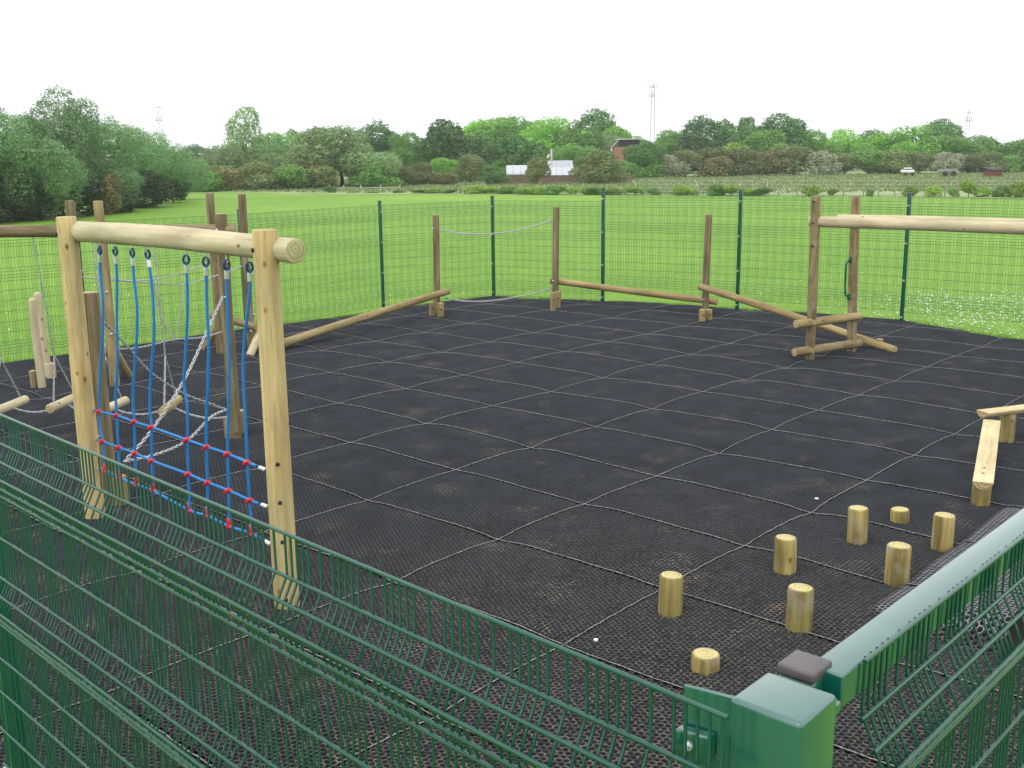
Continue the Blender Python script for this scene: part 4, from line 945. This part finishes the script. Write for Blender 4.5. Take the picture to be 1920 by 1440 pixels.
SHR = [(618, 348, 24), (660, 358, 18), (700, 358, 22), (745, 356, 20), (790, 355, 34), (815, 353, 30), (845, 354, 24), (892, 347, 40), (925, 351, 36), (955, 349, 36), (985, 350, 36), (1012, 349, 34), (1042, 347, 36), (1068, 352, 26), (1100, 350, 26), (1118, 349, 34), (1150, 352, 30), (1190, 350, 38), (1225, 351, 22), (1278, 347, 32), (1300, 353, 20), (1345, 345, 34), (1372, 347, 34), (1400, 352, 30), (1430, 350, 30), (1522, 348, 32), (1562, 354, 18), (1632, 355, 14), (1708, 349, 26), (1752, 348, 26), (1788, 352, 18), (1818, 338, 28), (1846, 350, 32), (1880, 348, 26), (1912, 341, 34), (1945, 348, 34)]
for k, (x, yt, wp_) in enumerate(SHR):
    yb = 363 + (x - 960) * .006 + (1 if x > 960 else 0); Y = G(x, yb, -.04).y
    plant('shrub' if k % 3 else 'hawgreen', x, yt, wp_ * 1.5, Y, 'low_shrub', 'small %s shrub at the end of the mown lawn, %s from the left' % ('yellow-green' if k % 3 else 'green', ordn(k)), 'shrub', 'low shrubs along the far edge of the lawn')
# rough grass tufts of the meadow
L_TUFT = leafmat('meadow_blades', (.19, .26, .085), (.30, .37, .17), .8, .2)
c_ = []
for _ in range(26000):
    Y = random.uniform(76, 134); px = random.uniform(300, 2000); p = D(px, 350, Y); lim = 363 + (px - 960) * .006
    if G(px, lim, -.04).y < Y: c_.append((p.x, p.y, -.04))
blades('meadow_grass', np.array(c_), .20, .16, L_TUFT, 'rough pale unmown grass between the lawn and the far hedge', 'grass')

# ---- buildings
BRICK = simple('orange_brick', (.36, .19, .125), .9, 0, .25, 5, .4)
WALLB = simple('dull_brown_brick', (.20, .14, .10), .9, 0, .3, 4, .4)
SLATE = simple('brown_grey_tiles', (.20, .165, .15), .8, 0, .25, 3, .3)
DARKIN = simple('dark_barn_timber', (.055, .045, .045), .9, 0, .3, 4)
WROOF = simple('white_corrugated_sheet', (.50, .51, .54), .5, 0, .06, 2)
GROOF = simple('grey_corrugated_sheet', (.40, .41, .44), .5, 0, .15, 3)
WTRIM = simple('weathered_white_timber', (.6, .58, .54), .8, 0, .1, 4)
def prism_roof(mb, x0, x1, y0, y1, ze, zr, th=.12, ov=.25):
    ym = (y0 + y1) / 2
    for sgn, ya in ((-1, y0 - ov), (1, y1 + ov)):
        zE = ze - ov * (zr - ze) / (ym - y0)
        vs = [(x0 - ov, ya, zE), (x1 + ov, ya, zE), (x1 + ov, ym, zr), (x0 - ov, ym, zr)]
        vs += [(a, b, c + th) for a, b, c in vs]
        mb.add(vs, [(0, 1, 2, 3)[::-1], (4, 5, 6, 7), (0, 1, 5, 4), (1, 2, 6, 5), (2, 3, 7, 6), (3, 0, 4, 7)])
def house(name, px0, px1, ye, yr, Y, depth, wallm, roofm, label, cat, ribs=0):
    a, b = D(px0, ye, Y), D(px1, ye, Y); zr = D((px0 + px1) / 2, yr, Y + depth / 2).z; ze = a.z; cx = (a.x + b.x) / 2
    root = empty(name, Vector((cx, Y + depth / 2, -.04)), label, cat)
    w_ = MB(); w_.box(((a.x + b.x) / 2, Y + depth / 2, ze / 2), ((b.x - a.x) / 2, 0, 0), (0, depth / 2, 0), (0, 0, ze / 2))
    for x_ in (a.x, b.x): w_.add([(x_, Y, ze), (x_, Y + depth, ze), (x_, Y + depth / 2, zr)], [(0, 1, 2)])
    w_.build('wall', wallm, root, smooth=False)
    r_ = MB(); prism_roof(r_, a.x, b.x, Y, Y + depth, ze, zr)
    if ribs:
        n_ = int((b.x - a.x) / ribs)
        for k in range(n_):
            x_ = a.x + (b.x - a.x) * (k + .5) / n_; r_.tube([(x_, Y - .2, ze - .05 + .13), (x_, Y + depth / 2, zr + .13)], .05, 5)
    r_.build('roof', roofm, root, smooth=False); return root
h1 = house('tiled_house', 735, 800, 309, 284, 146, 7, WALLB, SLATE, 'house with brown tiled roof half hidden in the trees left of centre', 'house')
h2 = house('corrugated_shed', 1032, 1072, 319, 303, 120, 6, WALLB, GROOF, 'brick shed with grey corrugated pitched roof behind the long white roof', 'shed', .45)
h3 = house('white_roofed_shed', 1026, 1073, 329, 316, 112, 4, WALLB, WROOF, 'low shed with bright white roof in front of the grey corrugated one', 'shed', .6)
h4 = house('white_roofed_shed', 954, 984, 326, 312, 112, 3.5, WALLB, WROOF, 'smaller white roofed shed left of the round brown-green bush', 'shed', .6)
h5 = house('tiled_house', 1570, 1600, 292, 280, 160, 6, WALLB, SLATE, 'grey roof just showing over the hedge right of the blossom', 'house')
# spire behind
spc = D(1636, 262, 190); sp_root = empty('church_spire', Vector((spc.x, spc.y, 0)), 'small pale grey pointed spire peeping between bright green trees', 'spire')
q_ = MB(); q_.tube([(spc.x, spc.y, 0), (spc.x, spc.y, spc.z - 2.2), (spc.x, spc.y, spc.z)], [1.0, 1.0, .08], 6); q_.build('spire', simple('pale_stone', (.45, .47, .5), .8), sp_root, smooth=False)
# open gabled brick barn
Yb = 138; L0, R0 = D(1150, 284, Yb), D(1192, 284, Yb); zR = D(1165, 261, Yb).z; zE = D(1170, 285, Yb).z; zW = D(1170, 276, Yb).z
barn = empty('brick_barn', Vector(((L0.x + R0.x) / 2, Yb + 2.5, -.04)), 'tall orange brick barn with an open dark roof frame rising above the bushes', 'barn')
q_ = MB(); q_.box(((L0.x + R0.x) / 2, Yb + 2.5, zW / 2), ((R0.x - L0.x) / 2, 0, 0), (0, 2.5, 0), (0, 0, zW / 2)); q_.build('wall', BRICK, barn, smooth=False)
q_ = MB(); xm = L0.x + .75; q_.box(((xm + R0.x + .5) / 2, Yb + 1.6, (zW + zR) / 2), ((R0.x + .5 - xm) / 2, 0, 0), (0, 1.4, 0), (0, 0, (zR - zW) / 2 - .05)); q_.build('loft', DARKIN, barn, smooth=False)
q_ = MB(); q_.box(((xm + R0.x + .5) / 2, Yb + 1.5, zR), ((R0.x + .7 - xm) / 2, 0, 0), (0, 1.9, 0), (0, 0, .06)); q_.tube([(xm, Yb - .2, zR), (L0.x - .3, Yb - .2, zE + .55)], .05, 6); q_.build('roof_frame', WTRIM, barn, smooth=False)
q_ = MB(); q_.box((L0.x - .25, Yb - .1, (zE + .5) / 2), (.1, 0, 0), (0, .1, 0), (0, 0, (zE + .5) / 2)); q_.build('post', WTRIM, barn, smooth=False)
# long garden wall
wa, wb = D(925, 329, 109), D(1185, 330, 110); gw = MB(); mid = (wa + wb) / 2; dd = Vector((wb.x - wa.x, wb.y - wa.y, 0)); hl = dd.length / 2; dd.normalize()
gw.box((mid.x, mid.y, .32), dd * hl, Vector((-dd.y, dd.x, 0)) * .12, (0, 0, .36)); gw.box((mid.x, mid.y, .72), dd * (hl + .03), Vector((-dd.y, dd.x, 0)) * .16, (0, 0, .04))
o = gw.build('garden_wall', WALLB, smooth=False, loc=(mid.x, mid.y, 0)); tag(o, 'low brown brick wall running behind the rough meadow under the white roofs', 'wall')
# small far objects at the foot of the hedge
hut = empty('field_hut', G(1862, 331), 'small dark red hut at the foot of the hedge near the right edge', 'hut'); Yh = hut.location.y
a = D(1850, 320, Yh); b = D(1874, 320, Yh); q_ = MB(); q_.box(((a.x + b.x) / 2, Yh, a.z / 2), ((b.x - a.x) / 2, 0, 0), (0, .8, 0), (0, 0, a.z / 2)); q_.build('wall', simple('dark_red_boards', (.16, .06, .05), .9), hut, smooth=False)
q_ = MB(); q_.add([(a.x - .1, Yh - .95, a.z + .02), (b.x + .1, Yh - .95, a.z + .02), (b.x + .1, Yh + .95, a.z + .3), (a.x - .1, Yh + .95, a.z + .3)] + [(a.x - .1, Yh - .95, a.z + .1), (b.x + .1, Yh - .95, a.z + .1), (b.x + .1, Yh + .95, a.z + .38), (a.x - .1, Yh + .95, a.z + .38)], [(0, 3, 2, 1), (4, 5, 6, 7), (0, 1, 5, 4), (1, 2, 6, 5), (2, 3, 7, 6), (3, 0, 4, 7)]); q_.build('roof', DARKIN, hut, smooth=False)
trg = G(1776, 331); tro = empty('trailer', trg, 'low grey farm trailer parked by the white blossom bush', 'trailer'); q_ = MB(); q_.box(trg + Vector((0, 0, .62)), (.9, 0, 0), (0, .5, 0), (0, 0, .16), .03); q_.build('body', simple('grey_paint', (.25, .25, .25), .7), tro)
for sx_ in (-.45, .45):
    q_ = MB(); q_.tube([trg + Vector((sx_, -.6, .28)), trg + Vector((sx_, -.45, .28))], .28, 14); q_.build('wheel', BOLT, tro)
cg = G(1706, 331); car = empty('parked_car', cg, 'white car mostly hidden behind long grass at the foot of the hedge', 'car')
q_ = MB(); q_.box(cg + Vector((0, .8, .55)), (.62, 0, 0), (0, .5, 0), (0, 0, .16), .1); q_.box(cg + Vector((.05, .8, .80)), (.36, 0, 0), (0, .42, 0), (0, 0, .13), .1); q_.build('body', simple('white_car_paint', (.8, .8, .8), .3), car)
q_ = MB(); q_.box(cg + Vector((.05, .8, .78)), (.37, 0, 0), (0, .43, 0), (0, 0, .08), .05); q_.build('window', simple('dark_glass', (.02, .02, .025), .1), car)
for sx_ in (-.38, .38):
    q_ = MB(); q_.tube([cg + Vector((sx_, .24, .22)), cg + Vector((sx_, .4, .22))], .2, 14); q_.build('wheel', BOLT, car)
# flag-like leaning poles beside the shed
pg = G(1030, 340); plo = empty('leaning_poles', pg, 'pair of thin pale poles leaning together beside the grey corrugated roof', 'poles')
q_ = MB(); q_.tube([D(1034, 310, 119), D(1034, 279, 119)], .10, 6); q_.build('pole', WTRIM, plo); q_ = MB(); q_.tube([D(1026, 296, 119), D(1031, 290, 119)], .14, 6); q_.build('pole', WTRIM, plo)

# ---- post and wire fence along the end of the lawn
FP = simple('grey_fence_timber', (.27, .28, .20), .9, 0, .2, 5)
fx = G(1500, 362, -.04); pw = empty('post_and_wire_fence', fx, 'thin grey post and wire fence along the far right edge of the lawn', 'fence')
last = None
for x in range(1215, 1990, 31):
    p = G(x + random.uniform(-4, 4), 364.5 + (x - 960) * .006, -.04); q_ = MB(); hh = random.uniform(1.0, 1.2); q_.box(p + Vector((0, .3, hh / 2)), (.035, 0, 0), (0, .035, 0), (0, 0, hh / 2)); q_.build('post', FP, pw, smooth=False)
wi = [G(x, 364.5 + (x - 960) * .006, -.04) + Vector((0, .3, 0)) for x in (1215, 1600, 1990)]
for z in (.25, .5, .75, .98):
    q_ = MB(); q_.tube([p + Vector((0, 0, z)) for p in wi], .008, 4); q_.build('wire', STEEL, pw)
rf_ = empty('rail_fence', G(690, 357, -.04), 'low white rail fence in the meadow left of centre', 'fence'); WH = simple('grey_white_paint', (.45, .46, .40), .7)
wpts = [G(x, 357.5, -.04) for x in (618, 645, 677, 714, 750)]
for p in wpts: q_ = MB(); q_.box(p + Vector((0, 0, .2)), (.04, 0, 0), (0, .04, 0), (0, 0, .28)); q_.build('post', WH, rf_, smooth=False)
q_ = MB(); q_.tube([wpts[0] + Vector((0, -.08, .22)), wpts[2] + Vector((0, -.08, .25)), wpts[-1] + Vector((0, -.08, .28))], .022, 6); q_.build('rail', WH, rf_)

# ---- lattice masts
MAST = simple('haze_paled_mast', (.50, .50, .53), .7, 0, .1, 2)  # pale grey with the fading of distant haze painted into it
def mast(x, ytop, Y, wpx, label, arms):
    c = D(x, ytop, Y); w0 = wpx * Y / F / 2; root = empty('lattice_mast', Vector((c.x, c.y, 0)), label, 'mast'); q_ = MB(); tz = c.z * .93; r_ = .036 * Y / 300
    n_ = 14
    def cor(k, s_): 
        t = k / n_; w_ = w0 * (1.5 - .75 * t); a = math.pi / 2 * s_ + .5; return Vector((c.x + w_ * math.cos(a), c.y + w_ * math.sin(a), tz * t))
    for s_ in range(4):
        for k in range(n_):
            q_.tube([cor(k, s_), cor(k + 1, s_)], r_ * 1.6, 4); q_.tube([cor(k, s_), cor(k + 1, s_ + 1)], r_, 3); q_.tube([cor(k + 1, s_), cor(k + 1, s_ + 1)], r_, 3)
    q_.tube([Vector((c.x, c.y, tz)), c], r_ * 1.5, 5); q_.build('lattice', MAST, root, smooth=False)
    for zt, wd in arms:
        z = c.z - zt * Y / F; m_ = MB(); ww = wd * Y / F / 2
        m_.tube([Vector((c.x + ww * math.cos(a), c.y + ww * math.sin(a), z)) for a in np.linspace(0, 6.283, 9)[:-1]], r_ * 1.5, 4, closed=True)
        for k in range(6):
            a = k * 1.047 + .3; p = Vector((c.x + ww * math.cos(a), c.y + ww * math.sin(a), z)); m_.tube([p + Vector((0, 0, -.3)) * (Y / 300), p + Vector((0, 0, 1.0)) * (Y / 300)], r_ * 2.2, 5); m_.tube([Vector((c.x, c.y, z)), p], r_, 3)
        m_.build('antenna_ring', MAST, root, smooth=False)
mast(1225, 150, 300, 9, 'tall pale lattice mast with antenna rings rising above the trees right of centre', [(12, 15), (28, 16)])
mast(1817, 207, 420, 8, 'faint distant lattice mast above the trees near the right edge', [(4, 8), (18, 13)])
mast(296, 198, 330, 11, 'lattice mast half hidden behind the willows on the left', [(3, 12), (26, 14), (48, 18)])

# ================================================================== thin summer haze
hz_m = bpy.data.materials.new('haze_air'); hz_m.use_nodes = True; t_ = hz_m.node_tree; t_.nodes.clear()
o_ = t_.nodes.new('ShaderNodeOutputMaterial'); pv = t_.nodes.new('ShaderNodeVolumePrincipled'); pv.inputs['Color'].default_value = (.93, .96, .98, 1); pv.inputs['Density'].default_value = .0005
t_.links.new(pv.outputs[0], o_.inputs['Volume'])
hb_ = MB(); hb_.box((0, 230, 19), (520, 0, 0), (0, 300, 0), (0, 0, 21)); ho_ = hb_.build('haze', hz_m, smooth=False); ho_['kind'] = 'stuff'

for (px, py, r_), lab in (((1531, 935, .016), 'small white pebble on the black mats left of the far stumps'), ((1117, 1200, .014), 'small white pebble on the black mats left of the lone stepping stump')):
    p = G(px, py, .028); q_ = MB(); rs_ = random.Random(px)
    vs = [p + Vector((math.cos(a) * r_ * rs_.uniform(.7, 1.2), math.sin(a) * r_ * rs_.uniform(.6, 1.0), z)) for z in (-.004, .006) for a in np.linspace(0, 6.283, 9)[:-1]] + [p + Vector((0, 0, .011))]
    q_.add(vs, [(k, (k + 1) % 8, 8 + (k + 1) % 8, 8 + k) for k in range(8)] + [(8 + k, 8 + (k + 1) % 8, 16) for k in range(8)])
    tag(q_.build('pebble', WHITE, loc=p), lab, 'pebble')
